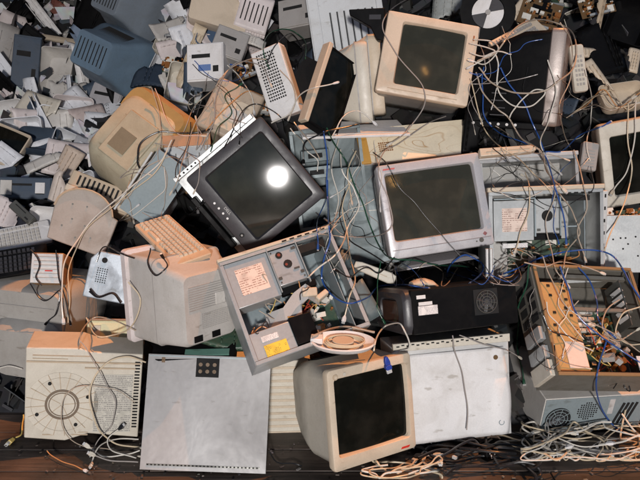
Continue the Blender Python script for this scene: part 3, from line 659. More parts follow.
each('port', BLACK, hb, [bx((.07, .347, -.142), (.04, .004, .026)), bx((-.02, .347, -.142), (.04, .004, .026))])
g = MB(); g.grid(lambda u, v: ((u - .5) * (w - .07), -.014 + .01 * ((2 * u - 1) ** 2 + (2 * v - 1) ** 2) * .5, (v - .5) * (h - .08)), 10, 8); g.build('screen', GLASS_A, t, smooth=True)
# --- keyboard on it
t = thing('keyboard', 'orange-tinted beige keyboard lying aslant on the side-turned monitor', 'keyboard'); posew(t, (-.5566, 2.5642, .7666), (-1.2401, .9896, .0711))
keyboard(t, .345, .148, mat('warm_tan_plastic', (.56, .44, .31)), mat('warm_cream_plastic', (.62, .52, .40)))
# --- metal tray behind dark monitor
t = thing('steel_tray', 'bent silver steel tray whose bright edge shows behind the tilted charcoal monitor', 'steel tray')
posew(t, (-.2512, 2.7158, .9354), (-.12, .88, .02)); t.matrix_world = t.matrix_world @ Matrix.Translation((-.026, .05, -.035))
m = MB(); m.box((0, .075, 0), (.416, .002, .406)); m.box((-.209, .035, 0), (.002, .08, .41)); m.box((0, .035, .204), (.416, .08, .002)); m.box((-.200, -.009, 0), (.018, .002, .40)); m.box((.01, -.009, .196), (.38, .002, .016)); m.build('sheet', GALV, t, bevel=.0008)
m = MB()
for k in range(5): m.cyl((-.200, -.011, -.17 + k * .02), (0, 1, 0), .0042, .002, 10)
for k in range(4): m.box((-.1 + k * .085, -.011, .197), (.02, .002, .005))
m.build('hole_pattern', HOLE, t)
# --- dark CRT
t = thing('crt_monitor', 'charcoal monitor tilted onto its corner with a bright round lamp reflection in its screen', 'monitor')
posew(t, (-.2512, 2.7158, .9354), (-.095, .88, .015))
q = crt(t, .40, .386, .36, .047, .038, .038, .062, DARK, BLACK, GLASS_C, rc=.014, sag=.009, lip=.05, taper=(.6, .55))
for k in range(4):
    m = MB(); m.cyl((-.055 + k * .026, -.001, -.165), (0, 1, 0), .0045, .006, 12); m.build('button', WHITE, t)
m = MB(); m.cyl((.11, -.001, -.165), (0, 1, 0), .010, .006, 18); pb = m.build('power_button', BLACK, t); m = MB(); m.cyl((.11, -.004, -.165), (0, 1, 0), .004, .003, 12); m.build('power_light', MGREY, pb)
fc = bpy.data.curves.new('lettering', 'FONT'); fc.body = 'DELL'; fc.size = .016; fc.align_x = 'CENTER'; fc.extrude = .0004
fo = bpy.data.objects.new('lettering', fc); COL.objects.link(fo); bpy.context.view_layer.update()
me = bpy.data.meshes.new_from_object(fo.evaluated_get(bpy.context.evaluated_depsgraph_get())); bpy.data.objects.remove(fo)
me.transform(Matrix.Translation((0, -.0008, -.1505)) @ Matrix.Rotation(math.radians(90), 4, 'X')); me.materials.clear(); me.materials.append(MGREY)
fo = bpy.data.objects.new('logo', me); COL.objects.link(fo); fo.parent = t
m = MB(); m.loft([rrect(.10, .20, .03, .012, 0, -.205), rrect(.24, .20, .03, .012, 0, -.205)]); m.build('stand_neck', BLACK, t, bevel=.004); m = MB(); m.box((0, .17, -.232), (.26, .20, .024)); m.build('stand', BLACK, t, bevel=.004)
# --- open case in the middle
t = thing('open_desktop_case', 'open steel desktop case with pink drive label, grey ribbon cables and yellow sticker', 'computer')
posew(t, (-.0894, 2.3538, .6127), (-.60, -.27, .20)); w, h, d = .43, .388, .17
tray(t, w, h, d, wall=GALV)
m = MB(); m.box((0, .012, h/2 + .006), (w + .004, .03, .013)); r = m.build('front_rim', BEIGE, t, bevel=.003)
each('slot', HOLE, r, [bx((.035 + k * .03, -.004, h/2 + .003), (.017, .003, .005)) for k in range(6)])
m = MB(); m.box((0, d - .008, 0), (w - .01, .002, h - .01)); m.build('floor_plate', GALVB, t)
m = MB(); m.box((-w/2 + .003, d/2, 0), (.003, d - .01, h - .01)); m.build('side_wall', GALVB, t)
drive(t, (-.123, .055, .098), (.165, .09, .168), True, GALV)
o = drive(t, (.018, .055, .112), (.105, .09, .135), False, GALV)
each('opening', HOLE, o, [cy((.0, .009, .155), (0, 1, 0), .013, .002, 12), cy((.02, .009, .115), (0, 1, 0), .016, .002, 12)])
each('spindle', mat('rust_red', (.22, .05, .03)), o, [cy((.0, .0075, .156), (0, 1, 0), .006, .002, 10), cy((.014, .0075, .114), (0, 1, 0), .005, .002, 10)])
each('bay_rail', GALVB, t, [bx((-.038, .006, .105), (.004, .012, .17)), bx((.073, .006, .105), (.004, .012, .16)), bx((-.123, .006, .186), (.16, .010, .004)), bx((.018, .006, .186), (.10, .010, .004))])
each('clip', STEELD, t, [bx((.058, .007, .165), (.016, .006, .008)), bx((.06, .007, .072), (.012, .006, .010)), bx((-.025, .007, .07), (.012, .006, .010)), bx((.045, .007, .09), (.02, .004, .006))])
each('screw', STEELD, o, [cy((x, .0085, z), (0, 1, 0), .0032, .003, 8) for x in (-.026, .062) for z in (.055, .17)])
m = MB(); m.box((.125, .03, .15), (.10, .05, .028)); m.build('empty_bay', HOLE, t)
m = MB(); m.box((.09, .03, .165), (.022, .02, .016)); m.build('bay_clip', BEIGE, t, bevel=.002)
m = MB(); m.box((.033, .05, .028), (.13, .03, .024)); m.build('drive_connector', BLACK, t)
m = MB(); m.box((.165, d * .5, -.02), (.003, d - .02, h - .04)); m.build('divider', GALVB, t)
board(t, (.06, d - .02, -.09), .19, .19, 9, PCB, 0, 44)
ribbon(t, [(-.11, .10, -.04), (-.05, .05, -.05), (.0, .035, -.015), (.05, .02, .0), (.09, .06, -.03)], (.01, .0, .055))
ribbon(t, [(-.15, .12, -.055), (-.07, .06, -.085), (.01, .04, -.055), (.03, .05, .0)], (.012, .004, .05))
each('plug_housing', BEIGE, t, [bx((.058, .03, -.005), (.055, .035, .032), rot(10, 14, 0)), bx((.10, .04, -.03), (.05, .03, .02), rot(-10, -20, 0))], .004)
m = MB(); m.box((-.128, .07, -.135), (.15, .12, .105)); ps = m.build('power_supply', GALV, t, bevel=.003)
m = MB(); m.box((-.125, .009, -.162), (.082, .002, .05)); m.build('warning_label', YLABEL, ps)
m = MB(); m.box((-.135, .009, -.115), (.06, .002, .02)); m.build('label', LABELW, ps)
m = MB(); m.box((-.012, .055, -.125), (.082, .10, .10)); hs = m.build('fan_housing', BLACK, t, bevel=.003)
rr = random.Random(8)
for cm in (C_ORNG, C_BLACK, C_YELL, C_TAN, CORAL):
    sp = []
    for k in range(4):
        p = Vector((rr.uniform(-.15, .09), rr.uniform(.02, .1), rr.uniform(-.15, .02))); pts = [p]
        for q_ in range(4): p = p + Vector((rr.uniform(-.05, .05), rr.uniform(-.02, .02), rr.uniform(-.05, .05))); p.y = max(.005, min(.13, p.y)); p.x = max(-.19, min(.15, p.x)); p.z = max(-.18, p.z); pts.append(p)
        sp.append(pts)
    wires(t, sp, cm, .002)
each('connector', SLOTW, t, [bx((rr.uniform(.0, .14), .09 + rr.uniform(-.03, .02), rr.uniform(-.17, -.04)), (rr.uniform(.012, .04), .02, rr.uniform(.008, .02)), rot(rr.uniform(-30, 30), rr.uniform(-40, 40), 0)) for k in range(10)])
# --- silver CRT
t = thing('crt_monitor', 'silver pinkish monitor with an olive screen and a black wire running across it', 'monitor')
posew(t, (.4489, 2.6772, .8704), (-.3083, -.1247, .1116))
crt(t, .42, .37, .38, .030, .036, .038, .068, SILVER, SILVERD, GLASS_A, rc=.014, sag=.010, lip=.05, taper=(.62, .6))
m = MB(); m.box((0, -.001, -.151), (.395, .003, .003)); m.build('chin_groove', SILVERD, t)
m = MB(); m.cyl((.157, -.001, -.160), (0, 1, 0), .009, .005, 18); m.build('power_button', STEELD, t)
m = MB(); m.cyl((.137, -.001, -.163), (0, 1, 0), .003, .004, 10); m.build('power_light', STEELD, t)
m = MB(); m.prism([(.176, -.128), (.185, -.137), (.176, -.146), (.167, -.137)], -.0015, .001); m.build('emblem', mat('mauve_badge', (.25, .10, .11)), t)
m = MB(); m.prism([(-.185, .162), (-.138, .162), (-.136, .168), (-.183, .168)], -.0015, .001); m.build('logo', mat('faded_red', (.50, .12, .11)), t)
m = MB(); m.loft([[Vector((x, y, -.185)) for x, y in ((-.09, .10), (.09, .10), (.09, .26), (-.09, .26))], [Vector((x, y, -.215)) for x, y in ((-.14, .04), (.14, .04), (.14, .30), (-.14, .30))], [Vector((x, y, -.23)) for x, y in ((-.15, .03), (.15, .03), (.15, .31), (-.15, .31))]]); m.build('stand', SILVERD, t, bevel=.004)
# --- stained case above
t = thing('yellowed_case', 'cream computer case with branching brown stains and an orange end, above the silver monitor', 'computer case')
t.matrix_world = Matrix.Translation(EYE + (Vector((.3588, 2.6844, 1.1176)) - EYE) * 1.13) @ rot(-40, -6.5, 3); w, h, d = .475, .175, .17
def stain_mat():
    m = mat('stained_cream', (.74, .66, .50), grime=.3); nt = m.node_tree; N = nt.nodes; L = nt.links; b = N['Principled BSDF']
    src = b.inputs['Base Color'].links[0].from_socket
    tc = N.new('ShaderNodeTexCoord'); mp = N.new('ShaderNodeMapping'); mp.inputs['Scale'].default_value = (1.2, 1.2, 3.0); mp.inputs['Location'].default_value = (3.1, 0, .4); L.new(tc.outputs['Object'], mp.inputs[0])
    n = N.new('ShaderNodeTexNoise'); n.inputs['Scale'].default_value = 3.0; n.inputs['Detail'].default_value = 1.5; n.inputs['Distortion'].default_value = .5; L.new(mp.outputs[0], n.inputs['Vector'])
    mu = N.new('ShaderNodeMath'); mu.operation = 'MULTIPLY'; mu.inputs[1].default_value = 9; L.new(n.outputs['Fac'], mu.inputs[0])
    fr = N.new('ShaderNodeMath'); fr.operation = 'FRACT'; L.new(mu.outputs[0], fr.inputs[0])
    r = N.new('ShaderNodeValToRGB'); e = r.color_ramp.elements; e[0].position = .43; e[0].color = (0, 0, 0, 1); e[1].position = .57; e[1].color = (0, 0, 0, 1); q = e.new(.5); q.color = (1, 1, 1, 1); L.new(fr.outputs[0], r.inputs[0])
    sx = N.new('ShaderNodeSeparateXYZ'); L.new(tc.outputs['Object'], sx.inputs[0]); mr = N.new('ShaderNodeMapRange'); mr.inputs['From Min'].default_value = .24; mr.inputs['From Max'].default_value = .02; L.new(sx.outputs['X'], mr.inputs[0])
    mm = N.new('ShaderNodeMath'); mm.operation = 'MULTIPLY'; L.new(r.outputs[0], mm.inputs[0]); L.new(mr.outputs[0], mm.inputs[1])
    mx = N.new('ShaderNodeMix'); mx.data_type = 'RGBA'; mx.inputs['B'].default_value = (.42, .24, .09, 1); L.new(src, mx.inputs['A']); L.new(mm.outputs[0], mx.inputs['Factor']); L.new(mx.outputs['Result'], b.inputs['Base Color'])
    return m
m = MB(); m.box((.008, .0015, 0), (w - .016, .003, h)); m.build('top_panel', stain_mat(), t, bevel=.001)
m = MB(); m.box((0, d/2 + .004, 0), (w, d, h - .002)); m.build('cover', LGREY, t, bevel=.003)
m = MB(); m.box((-w/2 + .014, .004, 0), (.042, .012, h + .002)); m.build('end_strip', ORANGE_END, t, bevel=.002)  # flat orange strip along the left end
g = MB()
for i in range(7):
    for j in range(5): g.box((-.155 + i * .0088, -.0008, -.034 + j * .0098), (.0065, .002, .0055))
g.build('vent', mat('rust_brown', (.24, .10, .03)), t)
# --- open cases on the right
def open_right(t, w, h, d, rimm, low):
    tray(t, w, h, d, wall=GALV)
    m = MB(); m.box((0, .012, h/2 + .009), (w + .01, .03, .018)); r = m.build('front_rim', rimm, t, bevel=.003)
    m = MB(); m.box((0, d - .008, 0), (w - .01, .002, h - .01)); m.build('floor_plate', mat('warm_grey_steel', (.40, .40, .385), rough=.5, metal=.2, grime=.4), t)
    if low:
        each('bay_rail', GALVB, t, [bx((-.045, .006, .085), (.005, .012, .16)), bx((.056, .006, .085), (.005, .012, .16)), bx((-.128, .006, .156), (.16, .010, .004)), bx((.09, .006, .04), (.06, .010, .005))])
        each('clip', STEELD, t, [bx((.04, .0065, .145), (.016, .006, .008)), bx((-.03, .0065, .03), (.012, .006, .010)), bx((.045, .0065, .03), (.012, .006, .010))])
        each('slot', HOLE, r, [bx((.09 + k * .028, .0, h/2 - .014), (.016, .003, .007)) for k in range(4)])
        drive(t, (-.128, .05, .07), (.16, .08, .16), True, GALV)
        m = MB(); m.box((-.125, .008, -.028), (.10, .002, .018)); m.build('label', LABELW, t)
        o = drive(t, (.005, .05, .085), (.095, .08, .135), False, GALV)
        g = MB(); g.cyl((.005, .0085, .085), (0, 1, 0), .022, .002, 16); g.build('opening', HOLE, o)
        m = MB(); m.box((.012, .04, .0), (.11, .03, .022)); m.build('drive_connector', BLACK, t)
        m = MB(); m.box((.155, d * .5, 0), (.003, d - .02, h - .02)); m.build('divider', GALVB, t)
        m = MB(); m.box((.115, .02, h/2 - .035), (.12, .03, .02)); m.build('empty_bay', HOLE, t)
        board(t, (.02, d - .03, -.09), .26, .14, 14, PCB, 0, 36)
        rr = random.Random(18)
        for cm in (C_TAN, C_ORNG, C_BLACK, C_GREY):
            sp = []
            for k in range(4):
                p = Vector((rr.uniform(-.15, .12), rr.uniform(.02, .1), rr.uniform(-.15, -.03))); pts = [p]
                for q_ in range(4): p = p + Vector((rr.uniform(-.06, .06), rr.uniform(-.02, .02), rr.uniform(-.04, .04))); p.y = max(.003, min(.13, p.y)); p.x = max(-.19, min(.15, p.x)); pts.append(p)
                sp.append(pts)
            wires(t, sp, cm, .0022)
    else:
        drive(t, (-.13, .06, -.055), (.13, .08, .10), True, GALV, LABELW)
        m = MB(); m.cyl((.03, .07, -.10), (0, 1, 0), .055, .05, 24); m.build('fan', BLACK, t)
        m = MB(); m.box((.105, .03, .02), (.06, .03, .022), rot(0, -12, 0)); m.build('plug_housing', CREAM, t, bevel=.003)
        wires(t, [[(.08, .03, .01), (.11, .02, -.01), (.15, .04, .03)], [(.07, .04, .0), (.1, .03, -.03), (.16, .05, .01)]], C_BLACK, .003)
t = thing('open_desktop_case', 'open steel desktop case with beige rim and labelled drive beside the silver monitor', 'computer')
posew(t, (.8932, 2.6856, .7406), (-.1614, -.03, .0405)); open_right(t, .455, .37, .18, BEIGE, True)
t = thing('open_desktop_case', 'open steel case with pale rim just above the beige-rimmed open case', 'computer')
pose(t, 531, 193, 2.93, -16, -3, 2); open_right(t, .42, .30, .2, GALVW, False)
# --- right monitor
t = thing('crt_monitor', 'cream monitor with black screen cut off by the picture edge, pale cables hanging over it', 'monitor')
posew(t, (1.4466, 3.0798, 1.0007), (.0, -.19, -.06))
crt(t, .40, .378, .38, .044, .04, .06, .05, CREAM, BEIGE, GLASS_B, rc=.014, sag=.010, lip=.05)
# --- top monitor
t = thing('crt_monitor', 'beige monitor with dark screen and orange badge, highest of the front-facing monitors', 'monitor')
posew(t, (.4589, 3.0703, 1.4337), (-.2613, .1789, .0241))
crt(t, .40, .353, .37, .072, .052, .040, .046, mat('peach_beige_plastic', (.66, .53, .405)), LGREY, GLASS_A, rc=.012, sag=.011, lip=.04, taper=(.75, .72), depthk=(.5, .85))
m = MB(); m.box((.178, -.001, .118), (.006, .004, .022)); m.build('logo', mat('orange_badge', (.40, .13, .04)), t)
m = MB(); m.box((0, -.0015, -.155), (.30, .003, .002)); m.build('chin_groove', TAN, t)
# --- black monitor, turned to the right
t = thing('crt_monitor', 'black monitor turned sideways with a bright silver front edge behind pale looped cables', 'monitor')
pose(t, 563, 80, 2.98, 2, 3, 68); w, h = .34, .385
m = MB(); m.loft([rrect(-.004, w, h, .02), rrect(.004, w + .008, h + .008, .02), rrect(.05, w + .008, h + .008, .02), rrect(.056, w - .01, h - .01, .02)], True, False); m.build('bezel', mat('brownish_silver_paint', (.27, .225, .205), rough=.45, metal=.2), t, smooth=True)
m = MB(); m.loft([rrect(.05, w - .004, h - .006, .02), rrect(.16, w - .01, h - .02, .03), rrect(.36, w * .72, h * .66, .04, 0, -.03), rrect(.40, w * .66, h * .58, .03, 0, -.03)]); m.build('housing', BLACK, t, smooth=True)
m = MB(); m.box((0, .2, -.20), (.30, .36, .03)); bs = m.build('stand', BLACK, t, bevel=.005)
m = MB()
for k in range(6): m.cyl((-.152, .16 + k * .035, -.198), (1, 0, 0), .006, .01, 10)
m.build('button', WHITE, bs)
m = MB()
for k in range(4): m.box((-.1525, .2, -.10 + k * .03 - .06), (.004, .14, .004))
m.build('vent', DARK, t)
# ================================================================== other named things of the heap
def sbox(t, w, h, d, m, bevel=.004, name='cover'):
    b = MB(); b.box((0, d/2, 0), (w, d, h)); return b.build(name, m, t, bevel=bevel)
# coil plate on front monitor
t = thing('reel_plate', 'oval pale tray with a coil of tan cable on top of the front monitor', 'plastic tray'); pose(t, 343, 345, 2.36, -80, 4, 0); t.matrix_world = t.matrix_world @ Matrix.Scale(.74, 4) @ Matrix.Scale(.76, 4, (0, 0, 1))
m = MB(); el = lambda y, a, b: [Vector((a * math.cos(2 * math.pi * k / 36), y, b * math.sin(2 * math.pi * k / 36))) for k in range(36)]
m.loft([el(.012, .10, .075), el(.0, .135, .105), el(-.022, .15, .12), el(-.026, .143, .112), el(-.006, .12, .09), el(.002, .06, .05)]); m.build('rim', WHITE, t, smooth=True)
m = MB(); m.cyl((0, -.012, 0), (0, 1, 0), .05, .03, 24); m.build('hub', BEIGE, t, bevel=.003)
g = MB()
for q in range(3): g.tube([(.085 * math.cos(a / 20 * 2 * math.pi) + q * .006, -.012 - q * .006, .062 * math.sin(a / 20 * 2 * math.pi)) for a in range(21)], .0045, 6)
g.build('coil', C_BEIGE, t, smooth=True)
m = MB(); m.box((-.12, -.02, .01), (.055, .03, .06)); m.build('clip', WHITE, t, bevel=.003)
# blue plug on monitor
t = thing('monitor_plug', 'blue video plug hanging over the top edge of the front monitor', 'plug'); pose(t, 388, 367, 2.225, -8, -12, 20); t.matrix_world = t.matrix_world @ Matrix.Scale(.8, 4)
m = MB(); m.loft([rrect(-.012, .026, .020, .006), rrect(-.012 + .024, .026, .020, .006)]); m.loft([[Vector((x * s, y, z)) for x, y in ((-.011, -.010), (.011, -.010), (.011, .008), (-.011, .008))] for s, z in ((1, .01), (1, .025), (.45, .045))]); m.build('shell', BLUEP, t, bevel=.002)
m = MB(); m.box((0, -.001, -.018), (.022, .010, .016)); m.build('contact_shield', GALVW, t, bevel=.001)
# big rounded grey housing at left edge
t = thing('crt_housing', 'large rounded dull grey monitor housing behind the cream desktop computer', 'monitor'); pose(t, 6, 324, 2.92, 2, 0, -18)
m = MB(); m.loft([rrect(0, .56, .30, .03), rrect(.02, .58, .32, .05), rrect(.2, .58, .32, .06), rrect(.4, .46, .26, .06)]); m.build('housing', mat('dull_grey_plastic', (.36, .345, .32)), t, smooth=True)
m = MB(); m.loft([rrect(-.06, .30, .20, .06, .11, -.10), rrect(-.01, .34, .24, .07, .11, -.09), rrect(.01, .34, .24, .07, .11, -.09)]); m.build('foot', MATS['dull_grey_plastic'], t, smooth=True)
m = MB(); m.box((0, -.002, .09), (.5, .003, .003)); m.build('seam', MGREY, t)
# small drive box, warm light from above painted into its cover
t = thing('drive_unit', 'small boxy unit with pale front and top painted warm-lit, on the big rounded grey housing', 'drive unit'); pose(t, 47, 268, 2.84, -22, 3, 6)
sbox(t, .125, .125, .16, mat('warm_lit_cover', (.40, .22, .10)))
m = MB(); m.box((0, -.004, -.002), (.122, .008, .12)); f = m.build('front', GALVW, t, bevel=.002)
m = MB()
for k in range(6): m.box((.0, -.0088, .045 - k * .017), (.10, .002, .003))
m.build('vent', MGREY, f); m = MB(); m.box((.01, -.009, -.012), (.03, .002, .005)); m.build('badge', RED, f)
# light blue steel cover with round hole
t = thing('drive_cover', 'pale blue steel plate with one round hole and a patch of small holes', 'steel cover'); pose(t, 109, 277, 2.80, -14, 14, 8)
m = MB(); m.prism([(-.085, -.095), (.085, -.095), (.085, .095), (-.06, .095), (-.085, .06)], 0, .03); m.build('cover', mat('pale_blue_steel', (.30, .36, .42), rough=.5, metal=.1), t, bevel=.004)
m = MB(); m.cyl((-.03, -.001, .062), (0, 1, 0), .011, .004, 18); m.build('round_hole', HOLE, t); holes(-.03, .0, 5, 7, .009, .009, (.005, .005), -.0005, t, round_=True)
g = MB()
for k in range(2): g.tube(catmull([(-.06, -.012, -.06 - k * .01), (-.02, -.02, -.085), (.03, -.014, -.06), (.07, -.02, -.09)], 8), .004, 6)
g.build('lead', C_BLACK, t, smooth=True)
# yellowish box under it
t = thing('carton', 'pale yellow box with brown top, under the pale blue steel plate', 'box'); pose(t, 112, 333, 2.80, -20, 2, 4); sbox(t, .2, .10, .16, mat('pale_yellow_plastic', (.62, .56, .33)))
m = MB(); m.box((0, .08, .053), (.205, .165, .008)); m.build('lid', mat('brown_lid', (.30, .16, .09)), t, bevel=.002); m = MB(); m.box((-.06, -.003, -.01), (.03, .004, .08)); m.build('strip', BEIGE, t)
# cream CRT; warm light on its top painted as an amber cap
t = thing('crt_monitor', 'big cream monitor lying tipped over, warm light painted amber on its top end', 'monitor'); pose(t, 136, 140, 3.10, -30, 33, -12); t.matrix_world = t.matrix_world @ Matrix.Scale(1.14, 4)
w, h = .33, .40
m = MB(); m.loft([rrect(-.05, w * .74, h * .62, .05), rrect(-.03, w * .84, h * .74, .05), rrect(.06, w * .96, h * .93, .05), rrect(.16, w, h, .04), rrect(.26, w, h, .03), rrect(.27, w - .02, h - .02, .03)]); m.build('housing', mat('olive_cream_plastic', (.43, .385, .28), grime=.45), t, smooth=True)
m = MB(); m.loft([rrect(-.035, w * .86, .125, .04, 0, h/2 - .085), rrect(.0, w * .93, .15, .05, 0, h/2 - .075), rrect(.06, w * 1.0, .17, .05, 0, h/2 - .075), rrect(.15, w * 1.03, .17, .045, 0, h/2 - .075), rrect(.25, w * 1.02, .16, .03, 0, h/2 - .07)]); m.build('cap', mat('amber_lit_plastic', (.40, .25, .09), grime=.45), t, smooth=True)
m = MB(); m.box((.02, -.055, -.02), (.17, .012, .20)); p = m.build('back_cover', MATS['olive_cream_plastic'], t, bevel=.004)
m = MB(); m.box((-.0, -.0625, -.04), (.085, .003, .085)); m.build('recess', mat('olive_grey', (.22, .19, .13)), p)
m = MB(); m.loft([rrect(.262, w + .012, h + .012, .025), rrect(.30, w + .012, h + .012, .025)]); m.build('bezel', mat('brown_edge', (.36, .22, .12)), t, smooth=True)
# blue-grey thin panel with bright edge
t = thing('steel_sheet', 'thin blue-grey metal panel with a bright rim, under the amber-lit cream monitor', 'side panel'); pose(t, 152, 186, 2.92, -10, -38, -6)
m = MB(); m.box((0, .004, -.02), (.17, .003, .30), rot(0, 72, 0)); m.build('sheet', GALVB, t, bevel=.0008)
m = MB(); m.box((-.05, -.003, .065), (.29, .008, .008), rot(0, -18, 0)); m.build('edge', GALVW, t)
# beige slotted case + round plate
t = thing('slotted_case', 'tan case with a row of upright vent slots, below the big cream monitor', 'computer case'); pose(t, 101, 193, 3.12, -20, 24, 10); sbox(t, .30, .11, .25, TAN)
m = MB()
for k in range(11): m.box((-.11 + k * .022, -.0008, .018), (.009, .002, .045))
m.build('vent', HOLE, t); m = MB(); m.box((0, -.006, -.03), (.30, .012, .03)); m.build('ledge', BEIGE, t, bevel=.003)
t = thing('round_cover', 'grey-tan plate with a rounded top and small rivets, below the slotted tan case', 'cover plate'); pose(t, 82, 220, 2.98, -14, 22, 6)
pl = [(-.11, -.12), (.14, -.12), (.14, .05)] + [(-.005 + .125 * math.cos(a), .03 + .10 * math.sin(a)) for a in [math.pi * k / 12 for k in range(1, 12)]] + [(-.13, .02)]
m = MB(); m.prism(pl, 0, .02); m.build('plate', mat('taupe_plastic', (.32, .27, .23)), t, bevel=.004)
m = MB(); [m.cyl((x, -.001, z), (0, 1, 0), .004, .003, 8) for x, z in ((-.06, .05), (.0, .06), (.05, .03), (-.04, -.01), (.02, -.02), (-.07, -.05), (.06, -.06), (.0, -.08))]; m.build('rivet', STEELD, t)
m = MB(); m.tube([(p[0] * .99, -.002, p[1]) for p in pl[3:]], .005, 6); m.build('edge', TAN, t, smooth=True)
# black keyboards at left
t = thing('keyboard', 'black keyboard lying on the big rounded grey housing', 'keyboard'); pose(t, 8, 262, 2.98, -40, -8, 10); keyboard(t, .32, .13, BLACK, DARK)
t = thing('keyboard', 'white keyboard lying just above the black keyboard', 'keyboard'); pose(t, 12, 237, 3.25, -50, -12, 14); keyboard(t, .34, .13, WHITE, LGREY)
# white perforated box
t = thing('perforated_box', 'white upright box with a patch of small dark holes, above the tilted charcoal monitor', 'speaker'); pose(t, 275, 82, 3.02, -8, -21, -18); w, h, d = .14, .31, .07
sbox(t, w, h, d, WHITE, .005); holes(-.008, .03, 8, 16, .0105, .0135, (.0065, .0075), -.0006, t, name='speaker_grille')
m = MB(); m.box((w/2 + .002, .035, .01), (.004, .05, .26)); m.build('side_panel', TAN, t)
# black board pair
t = thing('flat_screen', 'wide black flat panel leaning right of the white perforated box', 'flat panel'); t.matrix_world = Matrix.Translation(EYE + (Vector((-.0558, 3.2521, 1.282)) - EYE) * .96) @ rot(-14.4, 26.4, -1.5)
m = MB(); m.loft([rrect(0, .17, .29, .006), rrect(.012, .175, .295, .006), rrect(.02, .17, .29, .006)]); m.build('panel', BLACK, t, smooth=True); m = MB(); m.box((0, .03, -.05), (.08, .02, .1)); m.build('mount', DARK, t, bevel=.003)
t = thing('crt_monitor', 'monitor seen nearly edge-on, a beige strip framing its glossy black screen', 'monitor'); pose(t, 334, 92, 2.92, -12, 31, 40)
crt(t, .17, .36, .05, .012, .006, .008, .010, BLACK, BLACK, GLASS_B, rc=.006, sag=.006, lip=.015, taper=(.9, .9), vents=False, recess=.006)
m = MB(); m.box((-.088, .018, 0), (.022, .05, .37)); m.build('edge_strip', BEIGE, t, bevel=.004)
# louvred panel
t = thing('louvred_sheet', 'pale grey panel with upright louvre slots standing at the top centre', 'side panel'); pose(t, 347, 22, 3.35, -14, -8, 2); w, h = .36, .36
m = MB(); m.box((0, .004, 0), (w, .008, h)); m.box((-w/2 + .03, .0, 0), (.05, .014, h)); m.box((w/2 - .015, -.004, 0), (.03, .012, h)); m.build('panel', mat('cool_grey_plastic', (.58, .60, .61)), t, bevel=.003)
m = MB()
for k in range(7): m.box((-.075 + k * .034, -.0008, -.045), (.007, .004, .20))
m.build('louvre', mat('louvre_shadow_gap', (.03, .032, .034)), t)
m = MB()
for k in range(7): m.box((-.068 + k * .034, -.003, -.045), (.004, .006, .20))
m.build('louvre_blade', MATS['cool_grey_plastic'], t)
# black bracket
t = thing('angle_bracket', 'black angular bracket poking out left of the top monitor', 'bracket'); pose(t, 368, 22, 3.0, -10, 0, -10)
m = MB(); m.prism([(-.085, .055), (.07, .06), (.075, -.08), (.04, -.075), (.01, -.02), (-.08, .03)], 0, .05); m.build('bracket', BLACK, t, bevel=.004); m = MB(); m.box((.03, -.002, .02), (.05, .004, .02)); m.build('rib', DARK, t)
# rounded cream rears left of top monitor
for i, (px, py, lab, mm_) in enumerate(((371, 84, 'narrow cream monitor front seen edge-on, behind the glossy black screen', CREAM), (383, 76, 'second cream shell edge, squeezed against the left side of the top monitor', BEIGE))):
    t = thing('monitor_shell', lab, 'monitor shell'); pose(t, px, py, 3.12 + i * .06, -6, 6, 84)
    m = MB(); m.loft([rrect(0, .24, .34, .03), rrect(.01, .25, .35, .03), rrect(.05, .25, .35, .03), rrect(.09, .22, .32, .05), rrect(.20, .16, .25, .05)]); m.build('shell', mm_, t, smooth=True); m = MB(); m.loft([rrect(.05, .253, .353, .03), rrect(.056, .253, .353, .03)]); m.build('seam', MGREY, t)
# white bar over open part, behind stained case
t = thing('casing_cover', 'white flat cover lying behind the stained cream case', 'side panel'); pose(t, 352, 128, 3.02, -78, -6, 3)
m = MB(); m.box((0, .006, 0), (.46, .012, .22)); m.build('panel', WHITE, t, bevel=.003); m = MB(); m.box((.0, -.002, -.09), (.42, .004, .004)); m.build('lip', LGREY, t)
# open chassis below it (left)
t = thing('steel_chassis', 'blue-grey steel chassis with bays, half hidden between tilted charcoal monitor and stained case', 'chassis'); pose(t, 330, 178, 2.95, -8, -6, 4); w, h, d = .30, .42, .2
tray(t, w, h, d, wall=DUSKY); each('bay', DUSKY, t, [bx((-.05, .05, .10), (.12, .06, .05)), bx((-.05, .05, .03), (.12, .06, .05))], .002)
each('opening', HOLE, t, [bx((-.05, .018, .1), (.06, .006, .02)), bx((-.05, .018, .03), (.06, .006, .02)), bx((-.03, .05, -.06), (.1, .05, .05))])
t = thing('steel_sheet', 'wide blue-grey steel side panel standing behind the silver monitor', 'side panel'); pose(t, 372, 215, 2.98, -10, -4, 2)
m = MB(); m.box((0, .004, 0), (.36, .008, .42)); m.build('panel', DUSKY, t, bevel=.002); m = MB(); m.box((-.02, -.002, .02), (.28, .003, .004)); m.build('crease', STEELD, t)
# things between the open cases
t = thing('plastic_strip', 'cream plastic strip with rounded end lying above the black tower', 'plastic strip'); pose(t, 375, 272, 2.72, -20, 22, 0)
m = MB(); m.loft([[Vector((x, y, z)) for x, y, z in ((xx, 0, -hh), (xx, .02, -hh), (xx, .02, hh), (xx, 0, hh))] for xx, hh in ((-.085, .012), (-.06, .018), (.06, .022), (.085, .016))]); m.build('strip', CREAM, t, bevel=.004); m = MB(); m.box((0, -.001, 0), (.10, .002, .003)); m.build('groove', TAN, t)
t = thing('monitor_pedestal', 'flat black plastic base lying under the side-turned monitor', 'plastic base'); pose(t, 195, 344, 2.58, -70, -2, 0)
m = MB(); m.loft([rrect(0, .30, .16, .03), rrect(.02, .31, .17, .03)]); m.build('base', BLACK, t, smooth=True); m = MB(); m.box((.05, -.003, -.05), (.16, .006, .03)); m.build('inlay', mat('teal_board', (.10, .22, .18)), t)
